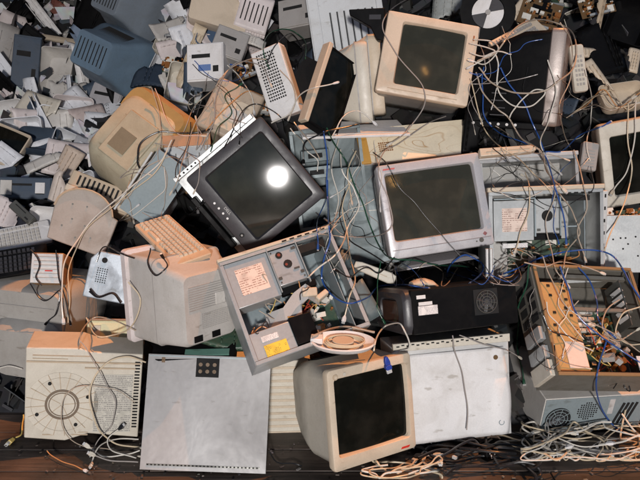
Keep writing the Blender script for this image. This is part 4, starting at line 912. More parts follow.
# steel plate with holes under right monitor
t = thing('steel_plate', 'grey steel plate with scattered small holes below the right-hand cream monitor', 'steel plate'); pose(t, 628, 244, 2.92, -10, -2, -6)
m = MB(); m.box((0, .002, 0), (.19, .004, .24)); m.build('plate', GALV, t, bevel=.0015)
m = MB(); [m.cyl((x, -.0005, z), (0, 1, 0), .004, .002, 8) for x, z in ((-.06, .02), (-.03, .025), (-.01, .025), (.0, .0), (.03, .03), (-.02, -.02), (.05, .0), (-.05, -.06), (.04, -.05), (.06, .04))]; m.build('hole_pattern', HOLE, t)
t = thing('circuit_board', 'green circuit board strip just under the right-hand cream monitor', 'circuit board'); pose(t, 622, 217, 2.95, -30, -6, -4); board(t, (0, 0, 0), .17, .06, 5, PCB, 0, 24)
t = thing('steel_upright', 'narrow pale steel post standing right of the open cases', 'steel post'); pose(t, 604, 228, 2.80, -2, -2, 0)
m = MB(); m.box((0, .01, 0), (.022, .02, .30)); m.build('post', GALVW, t, bevel=.002); each('slot', HOLE, t, [bx((0, -.001, -.12 + k * .05), (.006, .002, .014)) for k in range(6)])
t = thing('steel_post', 'pair of short bright steel rods below the corner of the silver monitor', 'steel rod'); pose(t, 489, 262, 2.60, -4, -3, 0)
each('rod', GALVW, t, [cy((-.007, 0, 0), (0, 0, 1), .006, .10, 10), cy((.008, 0, 0), (0, 0, 1), .006, .10, 10)], smooth=True); m = MB(); m.box((.0, 0, -.052), (.03, .02, .006)); m.build('foot', GALV, t)
t = thing('beige_strip', 'narrow beige bar lying below the black sideways monitor', 'plastic bar'); pose(t, 508, 150, 2.72, -30, -5, 0)
m = MB(); m.loft([[Vector((x, y, z)) for x, y, z in ((xx, 0, -hh), (xx, .03, -hh), (xx, .03, hh), (xx, 0, hh))] for xx, hh in ((-.11, .017), (.09, .014), (.11, .008))]); m.build('bar', BEIGE, t, bevel=.003); m = MB(); m.box((0, -.001, .0), (.17, .002, .002)); m.build('groove', TAN, t)
t = thing('white_adapter', 'white ribbed block between cables left of the right-hand monitor', 'adapter'); pose(t, 590, 156, 3.05, -20, 10, 0); t.matrix_world = t.matrix_world @ Matrix.Scale(.7, 4)
m = MB(); m.loft([rrect(0, .09, .17, .01), rrect(.006, .10, .18, .012), rrect(.05, .10, .18, .012)]); m.build('body', MGREY, t, smooth=True); m = MB(); [m.box((0, -.001, -.06 + k * .02), (.06, .002, .006)) for k in range(6)]; m.build('rib', MGREY, t)
# keyboard and remote behind black monitor
t = thing('keyboard', 'beige keyboard standing aslant behind the black sideways monitor', 'keyboard'); pose(t, 521, 38, 3.12, -40, -30, 10); keyboard(t, .30, .12, BEIGE, MGREY)
t = thing('button_strip', 'slim cream button panel standing right of the black sideways monitor', 'button panel'); pose(t, 579, 68, 3.02, -12, -8, -4)
m = MB(); m.loft([rrect(0, .055, .20, .01), rrect(.004, .06, .205, .012), rrect(.025, .06, .205, .012)]); m.build('body', CREAM, t, smooth=True); m = MB(); [m.box((-.013 + i * .013, -.001, -.07 + k * .02), (.008, .004, .011)) for i in range(3) for k in range(7)]; m.build('buttons', MGREY, t)
# fan / disc
t = thing('cooling_fan', 'black round fan with a white quartered disc at the top right of centre', 'fan'); pose(t, 488, 12, 3.2, -10, 0, -6)
m = MB(); m.ringdisc((0, 0), .075, .125, 0, .03, 40); m.build('frame', BLACK, t, smooth=True); m = MB(); m.cyl((0, .025, 0), (0, 1, 0), .0745, .01, 40); m.build('back_disc', BLACK, t)
m = MB(); m.cyl((0, .012, 0), (0, 1, 0), .072, .012, 40); dd_ = m.build('disc', WHITE, t)
each('dark_quarter', DARK, dd_, [(lambda b, a0=a0: b.prism([(0, 0)] + [(.0725 * math.cos(math.radians(a0 + k * 8)), .0725 * math.sin(math.radians(a0 + k * 8))) for k in range(9)], .002, .006)) for a0 in (10, 190)]); m = MB(); m.cyl((0, .002, 0), (0, 1, 0), .012, .006, 16); m.build('hub', MGREY, dd_)
# beige housing with recess (upper middle left)
t = thing('printer_shell', 'beige housing with a recessed flap, above and left of the tilted charcoal monitor', 'printer housing'); pose(t, 231, 110, 3.06, -24, 27, 8); w, h, d = .22, .25, .18
sbox(t, w, h, d, mat('warm_beige_plastic', (.42, .34, .26)), .012); m = MB(); m.box((.025, -.004, -.02), (.13, .008, .15)); p = m.build('flap', BEIGE, t, bevel=.003); m = MB(); m.box((.03, -.0095, -.02), (.09, .003, .06)); m.build('recess', LGREY, p, bevel=.002); m = MB(); m.box((-.075, -.001, .0), (.003, .003, .22)); m.build('seam', TAN, t)
t = thing('desktop_case', 'grey case front with a sienna top strip, between amber-lit and charcoal monitors', 'computer case'); pose(t, 188, 160, 3.02, -18, -3, 6); sbox(t, .20, .20, .2, GALV); m = MB(); m.box((0, -.004, .085), (.205, .01, .05)); m.build('top_strip', mat('sienna_plastic', (.44, .22, .11)), t, bevel=.002)
each('slot', STEELD, t, [bx((-.05 + k * .05, -.001, -.02), (.004, .003, .10)) for k in range(3)])
# back-of-heap: blue monitors
t = piece_crt_back('crt_monitor', .40, .36, .34, BLUEG, random.Random(1)); tag(t, 'large blue-grey monitor seen from behind, in the upper left heap', 'monitor'); pose(t, 128, 64, 4.3, 10, -22, 158)
t = piece_crt_back('crt_monitor', .36, .30, .30, mat('slate_plastic', (.16, .19, .225)), random.Random(2)); tag(t, 'slate grey monitor back with slots, on top of the larger blue-grey monitor', 'monitor'); pose(t, 142, 14, 4.45, 14, -20, 150)
# ================================================================== far heap, piece by piece: px, py, towards-camera offset, size, pose, look, label
rnd = random.Random(77)
def heap_pose(t, px, py, off, p, r, y):
    d = heap_depth(px, py) - off; t.matrix_world = Matrix.Translation(at(px, py, d)) @ rot(p, r, y); return d
PL = [  # kind, px, py, off, w px, h px, pitch, roll, yaw, material, name, category, label
 ('panel', 13, 20, .12, 22, 52, -20, 34, 10, BLACK, 'black_plastic_sheet', 'plastic panel', 'long black plastic panel in the top left corner'),
 ('panel', 41, 16, .15, 10, 44, -15, -38, 0, WHITE, 'white_strip', 'plastic strip', 'narrow white curved strip slanting down at top left'),
 ('panel', 92, 24, .15, 30, 46, -18, 24, 12, BLACK, 'black_plastic_sheet', 'plastic panel', 'broad black panel left of the slate monitor back'),
 ('box', 26, 62, .22, 22, 44, -14, 8, 16, BLUED, 'dark_drive', 'drive', 'dark slate boxy drive standing in the left heap'),
 ('shell', 53, 74, .12, 32, 46, -20, 6, -8, LGREY, 'grey_shell', 'plastic shell', 'rounded pale grey shell right of the dark slate drive'),
 ('frame', 56, 46, .14, 50, 22, -42, 12, 4, BEIGE, 'monitor_surround', 'monitor frame', 'empty beige monitor frame above the rounded grey shell'),
 ('panel', 81, 68, .16, 9, 40, -12, -6, 20, WHITE, 'white_strip', 'plastic strip', 'upright white strip right of the rounded grey shell'),
 ('panel', 58, 6, .1, 16, 14, -10, 12, 0, mat('brick_red_plastic', (.16, .06, .045)), 'red_fragment', 'plastic fragment', 'small brick-red fragment at the top left'),
 ('panel', 82, 40, .18, 12, 28, -24, -48, 10, mat('steel_blue_plastic', (.20, .26, .36)), 'blue_strip', 'plastic strip', 'steel-blue strip slanting beneath the broad black panel'),
 ('panel', 22, 36, .06, 40, 34, -30, 14, 0, PINKW, 'white_plastic_sheet', 'side panel', 'pinkish white panel under the long black panel'),
 ('panel', 3, 50, .12, 18, 44, -14, 16, 20, MGREY, 'grey_plastic_sheet', 'plastic panel', 'mid grey panel cut off by the left edge, beside the dark slate drive'),
 ('panel', 37, 110, .14, 34, 28, -30, 22, 0, CREAM, 'cream_plastic_sheet', 'plastic panel', 'cream panel with a dark square window in the left heap'),
 ('shell', 71, 115, .12, 34, 34, -26, 8, 10, PINKW, 'white_shell', 'plastic shell', 'pinkish white shell right of the cream window panel'),
 ('panel', 92, 124, .10, 28, 34, -30, -20, 10, mat('pale_rose_plastic', (.52, .44, .42)), 'pink_plastic_sheet', 'plastic panel', 'pale rose panel between the white shell and the big cream monitor'),
 ('box', 104, 99, .12, 30, 26, -26, 10, -16, mat('lilac_grey_plastic', (.42, .41, .43)), 'grey_box', 'drive', 'lilac-grey box under the large blue-grey monitor'),
 ('shell', 36, 138, .10, 36, 24, -48, 8, 0, BLUED, 'black_bowl', 'plastic shell', 'dark bowl-shaped shell in the left heap'),
 ('mon', 3, 144, .14, 34, 34, -34, 28, 14, BEIGE, 'crt_monitor', 'monitor', 'black screen in a thin beige frame at the left edge'),
 ('panel', 50, 158, .14, 44, 9, -30, -28, 0, LGREY, 'grey_strip', 'plastic strip', 'pale grey strip slanting below the dark bowl shell'),
 ('panel', 67, 162, .12, 18, 26, -24, 26, 0, mat('peach_plastic', (.58, .47, .38)), 'peach_fragment', 'plastic fragment', 'peach triangular fragment left of the big cream monitor'),
 ('shell', 8, 114, .10, 26, 26, -30, -10, 12, WHITE, 'white_shell', 'plastic shell', 'white shell at the left edge above the thin beige frame'),
 ('box', 24, 188, .22, 46, 18, -16, 2, 4, BLUED, 'open_drive', 'drive', 'dark drive with pale end and connectors lying at left'),
 ('panel', 58, 190, .16, 12, 56, -14, 16, 6, mat('pale_peach_plastic', (.56, .48, .42)), 'beige_strip', 'plastic strip', 'tall peach strip left of the round-topped plate'),
 ('shell', 44, 216, .16, 28, 18, -40, 6, 0, WHITE, 'white_shell', 'plastic shell', 'white shell just left of the round-topped plate'),
 ('panel', 8, 213, .18, 30, 24, -34, 16, 0, PINKW, 'white_plastic_sheet', 'plastic panel', 'pinkish panel at the left edge above the white keyboard'),
 ('box', 22, 212, .26, 24, 8, -30, 46, 10, STEELD, 'heat_sink', 'heat sink', 'dark metal bar leaning between white shells at left'),
 ('panel', 176, 27, .12, 40, 18, -40, -30, 0, LGREY, 'grey_plastic_sheet', 'plastic panel', 'pale grey panel right of the slate monitor back'),
 ('panel', 187, 27, .2, 30, 8, -30, -32, 0, WHITE, 'white_strip', 'plastic strip', 'short white ledge below the pale grey panel, near the top'),
 ('shell', 172, 45, .12, 32, 16, -44, 10, 0, CREAM, 'cream_shell', 'plastic shell', 'crushed cream shell right of the large blue-grey monitor'),
 ('panel', 189, 56, .14, 10, 54, -16, 22, 0, mat('straw_plastic', (.54, .45, .33)), 'beige_strip', 'plastic strip', 'long straw-coloured strip slanting left of the small white box'),
 ('panel', 193, 84, .10, 16, 36, -18, 4, 10, BLUED, 'dark_plastic_sheet', 'plastic panel', 'dark teal-grey panel below the small white box'),
 ('box', 205, 62, .16, 32, 32, -18, -4, -8, WHITE, 'white_box', 'drive', 'small white box with a blue sticker, upper middle left'),
 ('box', 230, 43, .16, 28, 26, -24, 22, 12, MGREY, 'grey_box', 'drive', 'mid grey box above the beige housing with flap'),
 ('monback', 219, 10, .14, 48, 32, -20, 16, 20, BEIGE, 'crt_monitor', 'monitor', 'beige monitor back at the top edge, left of the slotted shell'),
 ('slots', 254, 14, .16, 28, 30, -16, 18, 8, PINKW, 'slotted_shell', 'plastic shell', 'small pinkish shell with slots at the top edge'),
 ('box', 297, 12, .16, 34, 26, -20, -10, -20, MGREY, 'grey_box', 'drive', 'grey box left of the louvred panel at the top edge'),
 ('panel', 246, 36, .16, 34, 11, -24, 14, 0, LGREY, 'grey_strip', 'plastic strip', 'pale grey bar below the small slotted shell'),
 ('shell', 212, 34, .08, 26, 22, -30, 10, 0, mat('deep_blue_plastic', (.05, .09, .16)), 'blue_shell', 'plastic shell', 'deep blue shell in the dark gap above the small white box'),
 ('panel', 160, 72, .08, 50, 26, -36, 16, 0, mat('night_blue_plastic', (.025, .04, .065)), 'dark_plastic_sheet', 'plastic panel', 'night-blue panel between blue-grey monitor and big cream monitor'),
 ('panel', 70, 92, .06, 30, 22, -34, -12, 0, LGREY, 'grey_plastic_sheet', 'plastic panel', 'pale grey panel above the pinkish white shell'),
 ('board', 174, 66, .14, 18, 14, -30, 10, 0, PCB, 'circuit_board', 'circuit board', 'small circuit board right of the large blue-grey monitor'),
 ('board', 250, 68, .16, 26, 16, -30, -24, 0, PCBB, 'circuit_board', 'circuit board', 'brown circuit board under loose wires left of the white perforated box'),
 ('board', 262, 108, .14, 24, 14, -40, 10, 0, PCBB, 'circuit_board', 'circuit board', 'brown circuit board just above the tilted charcoal monitor'),
 ('panel', 448, 8, .05, 24, 22, -12, 6, 0, mat('mottled_grey', (.33, .35, .34), grime=.6, scale=40), 'grey_slab', 'slab', 'mottled grey slab behind the top monitor at the top edge'),
 ('board', 540, 14, .16, 34, 26, -26, 20, 0, PCBB, 'circuit_board', 'circuit board', 'brown circuit board at the top edge right of the fan'),
 ('panel', 524, 6, .2, 12, 26, -16, 38, 0, BEIGE, 'beige_strip', 'plastic strip', 'beige strip slanting right of the black fan'),
 ('panel', 598, 16, .16, 9, 44, -16, 12, 0, TAN, 'tan_strip', 'plastic strip', 'tan strip rising at the top edge, left of the black shells'),
 ('panel', 606, 48, .14, 34, 44, -24, -16, 12, BLACK, 'black_plastic_sheet', 'plastic panel', 'matt black panel at upper right, right of the cream button panel'),
 ('shell', 630, 20, .12, 36, 40, -22, 20, -10, BLACK, 'black_shell', 'plastic shell', 'black shell in the top right corner'),
 ('panel', 600, 78, .22, 8, 36, -24, -30, 0, BEIGE, 'beige_strip', 'plastic strip', 'beige stick slanting over the matt black panel'),
 ('panel', 634, 60, .2, 10, 20, -20, 14, 0, BEIGE, 'beige_fragment', 'plastic fragment', 'beige fragment at the right edge below the black shell'),
 ('panel', 587, 52, .2, 26, 8, -30, 4, 0, BEIGE, 'beige_bar', 'plastic bar', 'short beige bar above the cream button panel'),
 ('shell', 624, 94, .2, 40, 24, -40, -10, 0, BEIGE, 'beige_shell', 'plastic shell', 'beige shell on top of the right-hand cream monitor'),
 ('board', 596, 4, .1, 30, 20, -20, -14, 0, PCBB, 'circuit_board', 'circuit board', 'brown circuit board in the dark at the top right edge'),
 ('panel', 476, 132, .3, 20, 40, -10, 8, 0, BLACK, 'black_plastic_sheet', 'plastic panel', 'black panel left of the black sideways monitor'),
 ('panel', 330, 262, .2, 60, 26, -50, 8, 0, DUSKY, 'steel_plate', 'steel plate', 'blue-grey steel plate right of the open case in the middle'),
 ('panel', 347, 292, .3, 34, 60, -16, -30, 0, DUSKY, 'steel_plate', 'steel plate', 'pale steel plate between the middle open case and the black tower'),
 ('panel', 240, 334, .2, 60, 30, -60, 0, 0, PCB, 'circuit_board', 'circuit board', 'flat green board behind the leaning steel panel'),
]
def make_piece(kind, w, h, m, name):
    if kind == 'panel': return piece_panel(name, w, h, m, rnd)
    if kind == 'slots': return piece_panel(name, w, h, m, rnd, ribs=False, broken=False, slots=6, th=.03)
    if kind == 'shell': return piece_shell(name, w, h, min(w, h) * .45, m, rnd)
    if kind == 'box': return piece_box(name, w, h, min(w, h) * .9, m, rnd, face=m)
    if kind == 'frame': return piece_frame(name, w, h, m, rnd)
    if kind == 'board': return piece_board(name, w, h, m, rnd)
    if kind == 'monback': return piece_crt_back(name, w, h, min(w, h) * .8, m, rnd)
    if kind == 'mon':
        t = bpy.data.objects.new(name, None); COL.objects.link(t); crt(t, w, h, min(w, h) * .8, .012, .012, .012, .016, m, m, GLASS_B, vents=False); return t
for (kind, px, py, off, wp, hp, p, r, y, m, nm, cat, lab) in PL:
    d = heap_depth(px, py) - off - .16; s = d / FPX
    t = make_piece(kind, wp * s * 1.18, hp * s * 1.22, m, nm); tag(t, lab, cat)
    t.matrix_world = Matrix.Translation(at(px, py, d)) @ rot(p, r, y)
    if lab.startswith('cream panel with a dark'):
        q = MB(); q.box((-wp * s * .16, -.003, wp * s * .05), (wp * s * .32, .004, hp * s * .42)); q.build('window', BLUED, t)
    if 'blue sticker' in lab:
        q = MB(); q.box((0, -.009, -hp * s * .2), (wp * s * .4, .002, hp * s * .2)); q.build('sticker', mat('blue_sticker', (.12, .2, .42)), t)
    if lab.startswith('dark drive with pale'):
        q = MB(); q.box((-wp * s * .36, -.01, 0), (wp * s * .24, .012, hp * s * .8)); q.build('end_plate', LGREY, t); q = MB(); q.box((wp * s * .36, -.01, 0), (wp * s * .2, .014, hp * s * .6)); q.build('connector', WHITE, t)
# ---- the many look-alike pieces lying between: individuals sharing a label per kind
FARW = mat('cool_white_plastic', (.69, .71, .75), grime=.4)
KINDS = {
 'white casing shard': ('casing_shard', lambda: piece_panel('casing_shard', .30, .20, FARW, rnd), 'plastic shard', 'white broken casing shard lying loose in the far heap'),
 'grey casing shard': ('casing_shard', lambda: piece_panel('casing_shard', .28, .22, LGREY, rnd), 'plastic shard', 'pale grey broken casing shard lying loose in the far heap'),
 'rose casing shard': ('casing_shard', lambda: piece_panel('casing_shard', .24, .20, PINKW, rnd), 'plastic shard', 'rose-white broken casing shard lying loose in the far heap'),
 'black casing shard': ('casing_shard', lambda: piece_panel('casing_shard', .28, .18, BLACK, rnd), 'plastic shard', 'black broken casing shard lying loose in the far heap'),
 'slate casing shard': ('casing_shard', lambda: piece_panel('casing_shard', .26, .18, BLUED, rnd), 'plastic shard', 'slate-blue broken casing shard lying loose in the far heap'),
 'white half shell': ('casing_shell', lambda: piece_shell('casing_shell', .26, .20, .08, FARW, rnd), 'plastic shell', 'white hollow half shell lying loose in the far heap'),
 'cream half shell': ('casing_shell', lambda: piece_shell('casing_shell', .24, .18, .09, CREAM, rnd), 'plastic shell', 'cream hollow half shell lying loose in the far heap'),
 'long strip': ('casing_strip', lambda: piece_panel('casing_strip', .045, .34, FARW, rnd, ribs=False), 'plastic strip', 'long thin white strip lying loose in the far heap'),
 'steel bracket': ('steel_bracket', lambda: piece_panel('steel_bracket', .20, .07, GALV, rnd, ribs=False, th=.002, lip=.03), 'steel bracket', 'small bent steel bracket lying loose in the far heap'),
 'loose board': ('circuit_board', lambda: piece_board('circuit_board', .20, .14, PCB, rnd), 'circuit board', 'green circuit board lying loose in the far heap'),
}
keys = list(KINDS); protos = {}
def scatter(n, x0, x1, y0, y1, weights, off=(.0, .10), size=(.7, 1.15), gr='far heap'):
    for i in range(n):
        k = rnd.choices(keys, weights)[0]; nm, fn, cat, lab = KINDS[k]
        gi = k + 's in the ' + gr
        lb = lab if gr == 'far heap' else lab.replace('in the far heap', 'in the ' + gr)
        key = k + gr
        if len(protos.setdefault(k, [])) < 7:
            t = fn(); protos[k].append(t)
        else: t = dup(rnd.choice(protos[k]))
        t['label'] = lb; t['category'] = cat; t['group'] = gi; SCATTERED.append(t)
        px, py = rnd.uniform(x0, x1), rnd.uniform(y0, y1)
        while 188 < px < 300 and 62 < py < 150: px, py = rnd.uniform(x0, x1), rnd.uniform(y0, y1)
        d = heap_depth(px, py) - rnd.uniform(*off)
        sc = rnd.uniform(*size)
        t.matrix_world = Matrix.Translation(at(px, py, d)) @ rot(rnd.uniform(-55, 5), rnd.uniform(-80, 80), rnd.uniform(-45, 45)) @ Matrix.Scale(sc, 4)
SCATTERED = []
random.seed(3)
scatter(150, -10, 262, -10, 205, (10, 4, 7, 4, 3, 7, 3, 4, 1, 1), off=(.0, .24), size=(.65, 1.2))
scatter(26, -20, 80, 195, 330, (3, 4, 2, 5, 4, 1, 1, 2, 3, 2), off=(.0, .05), size=(.5, .8), gr='heap behind the grey housing')
scatter(55, 250, 665, -14, 130, (1, 1, .5, 9, 4, .3, .8, 1, 3, 3), off=(-.04, .04), size=(.6, .95), gr='dark heap behind the top monitor')
scatter(40, 200, 665, 130, 330, (.6, 1.5, .6, 8, 5, .3, .5, .8, 6, 4), off=(-.05, .02), size=(.45, .75), gr='dark gaps of the near heap')

def cull():
    """leave out the scattered pieces that other things hide completely"""
    bpy.context.view_layer.update(); dg = bpy.context.evaluated_depsgraph_get(); seen = {}
    for j in range(0, 192):
        for i in range(0, 256):
            ok, loc, nn, ix, ob, mx = SC.ray_cast(dg, EYE, ray(i * 2.5 + 1.2, j * 2.5 + 1.2).normalized())
            if ok:
                while ob.parent: ob = ob.parent
                seen[ob.name] = seen.get(ob.name, 0) + 1
    for t in SCATTERED:
        if seen.get(t.name, 0) < 3:
            for c in list(t.children):
                for g in list(c.children): bpy.data.objects.remove(g)
                bpy.data.objects.remove(c)
            bpy.data.objects.remove(t)
# ================================================================== cables, laid over what is already there
cull()
bpy.context.view_layer.update()
DG = bpy.context.evaluated_depsgraph_get()
def hit(px, py, lo=1.2):
    v = ray(px, py); dr = v.normalized(); ok, loc, n, i, ob, mx = SC.ray_cast(DG, EYE + dr * lo, dr)
    return (loc - EYE).dot(FWD) if ok else 5.0
HITS = {}
def cable(name, label, pts, r, m, off=.010, group=None, cat='cable', slack=5, ends=None, dmax=9):
    """pts are picture points traced from the cable; the depth comes from the things it lies on, smoothed so that it spans gaps"""
    r *= .72; jr = random.Random(name + label)
    q = [(p[0] + (jr.uniform(-1.3, 1.3) if 0 < i < len(pts) - 1 else 0), p[1] + (jr.uniform(-1.3, 1.3) if 0 < i < len(pts) - 1 else 0), 0) for i, p in enumerate(pts)]
    c = catmull(q, 12); ph = jr.uniform(0, 6); am = jr.uniform(.3, 1.0)
    c = [Vector((p.x + am * math.sin(i * .31 + ph) * .8, p.y + am * math.cos(i * .23 + ph * 2), 0)) for i, p in enumerate(c)]
    if ends is None and jr.random() < .6: ends = [(1, {'black_cable': BLACK, 'blue_cable': C_BLUE, 'green_cable': C_GREEN, 'white_cable': WHITE}.get(m.name, CREAM), jr.uniform(.016, .026), r * jr.uniform(1.7, 2.4))]
    D = [min(hit(p.x, p.y), dmax) for p in c]
    n = len(D); E = [min(D[max(0, i - slack):i + slack + 1]) for i in range(n)]
    for _ in range(3): E = [sum(E[max(0, i - slack):i + slack + 1]) / len(E[max(0, i - slack):i + slack + 1]) for i in range(n)]
    P = [at(p.x, p.y, min(e, d) - off - r) for p, e, d in zip(c, E, D)]
    P = [Vector((q.x, q.y, max(q.z, r + .001))) for q in P]
    g = MB(); g.tube(P, r, 7)
    if ends:
        t = thing(name, label, cat, group); t.location = P[0]; inv = Matrix.Translation(-P[0])
        g.v = [tuple(inv @ Vector(v)) for v in g.v]; g.build('lead', m, t, smooth=True)
        for (which, pm, l, w) in ends:
            a, b = (P[0], P[2]) if which == 0 else (P[-1], P[-3]); dr = (a - b).normalized()
            h = MB(); u = dr.orthogonal().normalized(); v2 = dr.cross(u)
            R = lambda q, ss: [q + u * ss * w * sx + v2 * ss * w * .6 * sy for sx, sy in ((-1, -1), (1, -1), (1, 1), (-1, 1))]
            h.loft([R(a - dr * .004, .35), R(a + dr * l * .3, .9), R(a + dr * l, 1)]); h.v = [tuple(inv @ Vector(q)) for q in h.v]; po = h.build('plug', pm, t, bevel=.0015)
            h = MB(); h.loft([R(a + dr * l, .7), R(a + dr * (l + w * .9), .7)]); h.v = [tuple(inv @ Vector(q)) for q in h.v]; h.build('contacts', GALVW, po)
        return t
    o = g.build(name, m, None, smooth=True); tag(o, label, cat, group); return o
GB = 'white and beige leads on the heap'
cable('cable', 'long pale cable curving down from the upper left panel past the pale blue plate', [(172, 140), (158, 165), (128, 190), (97, 216), (79, 238), (66, 262), (63, 290), (63, 318)], .0042, C_WHITE)
cable('cable', 'second pale cable running beside the long pale one on its right', [(168, 150), (150, 178), (120, 200), (92, 224), (76, 248), (69, 275), (70, 305), (68, 322)], .0034, C_BEIGE)
cable('cable', 'thin pink cord dropping over the amber end of the big cream monitor', [(155, 88), (160, 105), (168, 122), (182, 134), (200, 136)], .003, mat('pink_cord', (.58, .40, .32)))
cable('cable', 'second thin cord over the amber end, hanging straighter', [(152, 88), (158, 112), (162, 130), (160, 148)], .0025, C_TAN)
cable('cable', 'thick black cable looping over the big cream monitor', [(140, 168), (136, 158), (143, 142), (158, 133), (178, 131), (200, 132), (212, 128)], .0055, C_BLACK)
cable('cable', 'thin tan wire lying across the case front with sienna strip', [(212, 100), (196, 125), (186, 150), (180, 172), (172, 190)], .0025, C_TAN)
cable('cable', 'black wire on the case front left of the charcoal monitor', [(190, 122), (187, 145), (178, 160), (176, 178)], .003, C_BLACK)
cable('cable', 'big pale loop of cable hanging on the cream desktop computer', [(146, 362), (128, 357), (108, 362), (95, 378), (91, 400), (96, 425), (108, 440), (122, 446), (140, 448)], .0042, C_BEIGE)
cable('cable', 'grey wire from the top of the cream desktop computer down its leaflet', [(80, 340), (88, 352), (99, 372), (110, 388), (114, 405), (112, 425), (100, 438), (92, 452)], .0026, C_GREY)
cable('cable', 'thin tan loop across the round grille of the cream desktop computer', [(135, 402), (118, 390), (96, 385), (76, 388), (63, 402), (62, 420), (70, 438), (86, 446), (110, 450), (138, 456)], .0024, C_TAN)
for k, pts in enumerate((( (92, 462), (100, 445), (118, 438), (138, 440)), ((95, 455), (112, 462), (138, 462)), ((90, 448), (104, 456), (124, 455), (140, 450)), ((118, 430), (108, 440), (112, 452), (136, 458)))):
    cable('cable', ('grey-white lead coiled on the boards left of the leaning steel panel', 'lead lying lowest on the boards left of the leaning steel panel', 'lead curving under the coiled lead beside the steel panel', 'lead with a dark plug by the foot of the cream desktop computer')[k], pts, .0034, C_WHITE if k != 1 else C_GREY, off=.02, ends=[(0, C_BLACK if k == 3 else CREAM, .022, .008)])
cable('cable', 'yellowed plug on a short cord at the lower left corner of the desktop computer', [(23, 415), (24, 425), (21, 434), (14, 440)], .004, C_YELL, ends=[(1, C_YELL, .032, .014)])
cable('cable', 'orange wire with a white tip lying on the boards in front of the desktop computer', [(47, 450), (52, 456), (62, 460), (73, 465), (84, 470)], .0026, C_ORNG, ends=[(1, WHITE, .014, .006)])
cable('cable', 'pale lead along the boards at the left edge', [(-4, 368), (8, 366), (22, 369)], .004, C_WHITE)
cable('cable', 'wide tan loop around the black sideways monitor', [(478, 62), (495, 50), (520, 26), (545, 18), (566, 28), (577, 48), (572, 70), (556, 84), (535, 93), (512, 92), (492, 82), (478, 68)], .0048, C_TAN)
cable('cable', 'white cable with a knot of loops hanging in front of the black sideways monitor', [(476, 64), (492, 53), (499, 62), (498, 82), (504, 98), (515, 107), (530, 105), (542, 98), (543, 90), (534, 90), (524, 98), (514, 108), (510, 118)], .0042, C_WHITE)
for k, pts in enumerate((((470, 44), (488, 46), (496, 52), (486, 58), (472, 66)), ((474, 40), (492, 42), (498, 50), (488, 62), (474, 62)), ((470, 52), (484, 56), (500, 52), (512, 54)))):
    cable('cable', ('white cable in the bunch right of the top monitor, bent uppermost', 'white cable bent round the bunch beside the top monitor', 'white cable pulled to the right out of the bunch')[k], pts, .004, C_WHITE)
cable('cable', 'grey cable sagging from the top monitor down past the row of white buttons', [(476, 72), (482, 92), (496, 108), (508, 118), (520, 138), (540, 150), (548, 172), (562, 188)], .0045, C_TAN)
cable('cable', 'blue cable behind the white knot, running down to the open cases', [(500, 68), (512, 88), (526, 108), (536, 130), (546, 152), (552, 176), (560, 205), (566, 238)], .0042, C_BLUE)
cable('cable', 'second blue cable hanging left of the black sideways monitor', [(484, 66), (482, 92), (486, 116), (500, 134), (524, 142)], .0038, C_BLUE)
cable('cable', 'blue cable running right towards the cream monitor at the edge', [(545, 152), (562, 150), (578, 138), (594, 130), (606, 124)], .0042, C_BLUE)
cable('cable', 'tan cable dropping through the open cases to the gutted tower', [(540, 152), (547, 170), (560, 196), (574, 214), (578, 234), (568, 252), (562, 272)], .0038, C_TAN)
cable('cable', 'beige cable hung over the rim of the beige-rimmed open case', [(525, 172), (530, 190), (528, 212), (520, 232), (516, 248)], .0036, C_BEIGE)
cable('cable', 'tan cord hooked on the drive opening in the beige-rimmed open case', [(556, 190), (552, 204), (546, 222), (550, 248), (556, 268), (566, 284)], .003, C_TAN)
cable('cable', 'grey cord crossing the pale-rimmed open case', [(500, 192), (512, 184), (530, 180), (524, 176)], .003, C_GREY)
cable('cable', 'blue cable arching over the gutted tower from the black tower', [(498, 276), (516, 268), (540, 258), (568, 252), (592, 250), (612, 254), (624, 268), (630, 284), (640, 298)], .0045, C_BLUE)
cable('cable', 'blue cable looped below the silver monitor', [(446, 276), (452, 262), (466, 256), (480, 262), (483, 272), (470, 282)], .0045, C_BLUE)
cable('cable', 'blue cable falling into the gutted tower along its bracket', [(560, 266), (566, 285), (574, 308), (588, 326), (606, 340), (624, 352), (642, 364)], .004, C_BLUE)
cable('cable', 'second blue cable inside the gutted tower over the card slots', [(578, 268), (590, 282), (598, 302), (600, 322), (616, 338)], .0038, C_BLUE)
cable('cable', 'blue cable hanging over the lower edge of the gutted tower onto the grey computer', [(606, 342), (599, 364), (597, 386), (603, 408), (612, 424), (622, 432)], .0042, C_BLUE)
cable('cable', 'grey cord entering the gutted tower between the blue cables', [(543, 256), (552, 280), (566, 304), (590, 322), (616, 336), (640, 352)], .0032, C_TAN)
cable('cable', 'white wire lying on the yellowed bracket of the gutted tower', [(546, 302), (552, 316), (562, 330), (578, 342), (594, 352)], .003, C_WHITE)  # this bracket's yellow tone is warm light in its colour
cable('cable', 'black wire lying on the yellowed bracket of the gutted tower', [(543, 316), (552, 330), (570, 336), (590, 344)], .003, C_BLACK)  # same bracket, tinted as lit by warm light
cable('cable', 'black wire across the olive screen of the silver monitor', [(374, 152), (386, 164), (400, 186), (414, 205), (430, 222), (446, 240), (460, 256)], .0032, C_BLACK)
cable('cable', 'grey cable hooked round the left side of the silver monitor', [(446, 116), (424, 126), (400, 142), (384, 154), (380, 176), (388, 200), (392, 222), (382, 236), (360, 238), (340, 232), (328, 222)], .0036, C_GREY)
cable('cable', 'long grey cable hanging over the face of the top monitor', [(420, -4), (404, 2), (388, 14), (384, 30), (394, 50), (410, 70), (424, 90), (424, 108), (408, 130), (392, 142)], .0036, C_GREY)
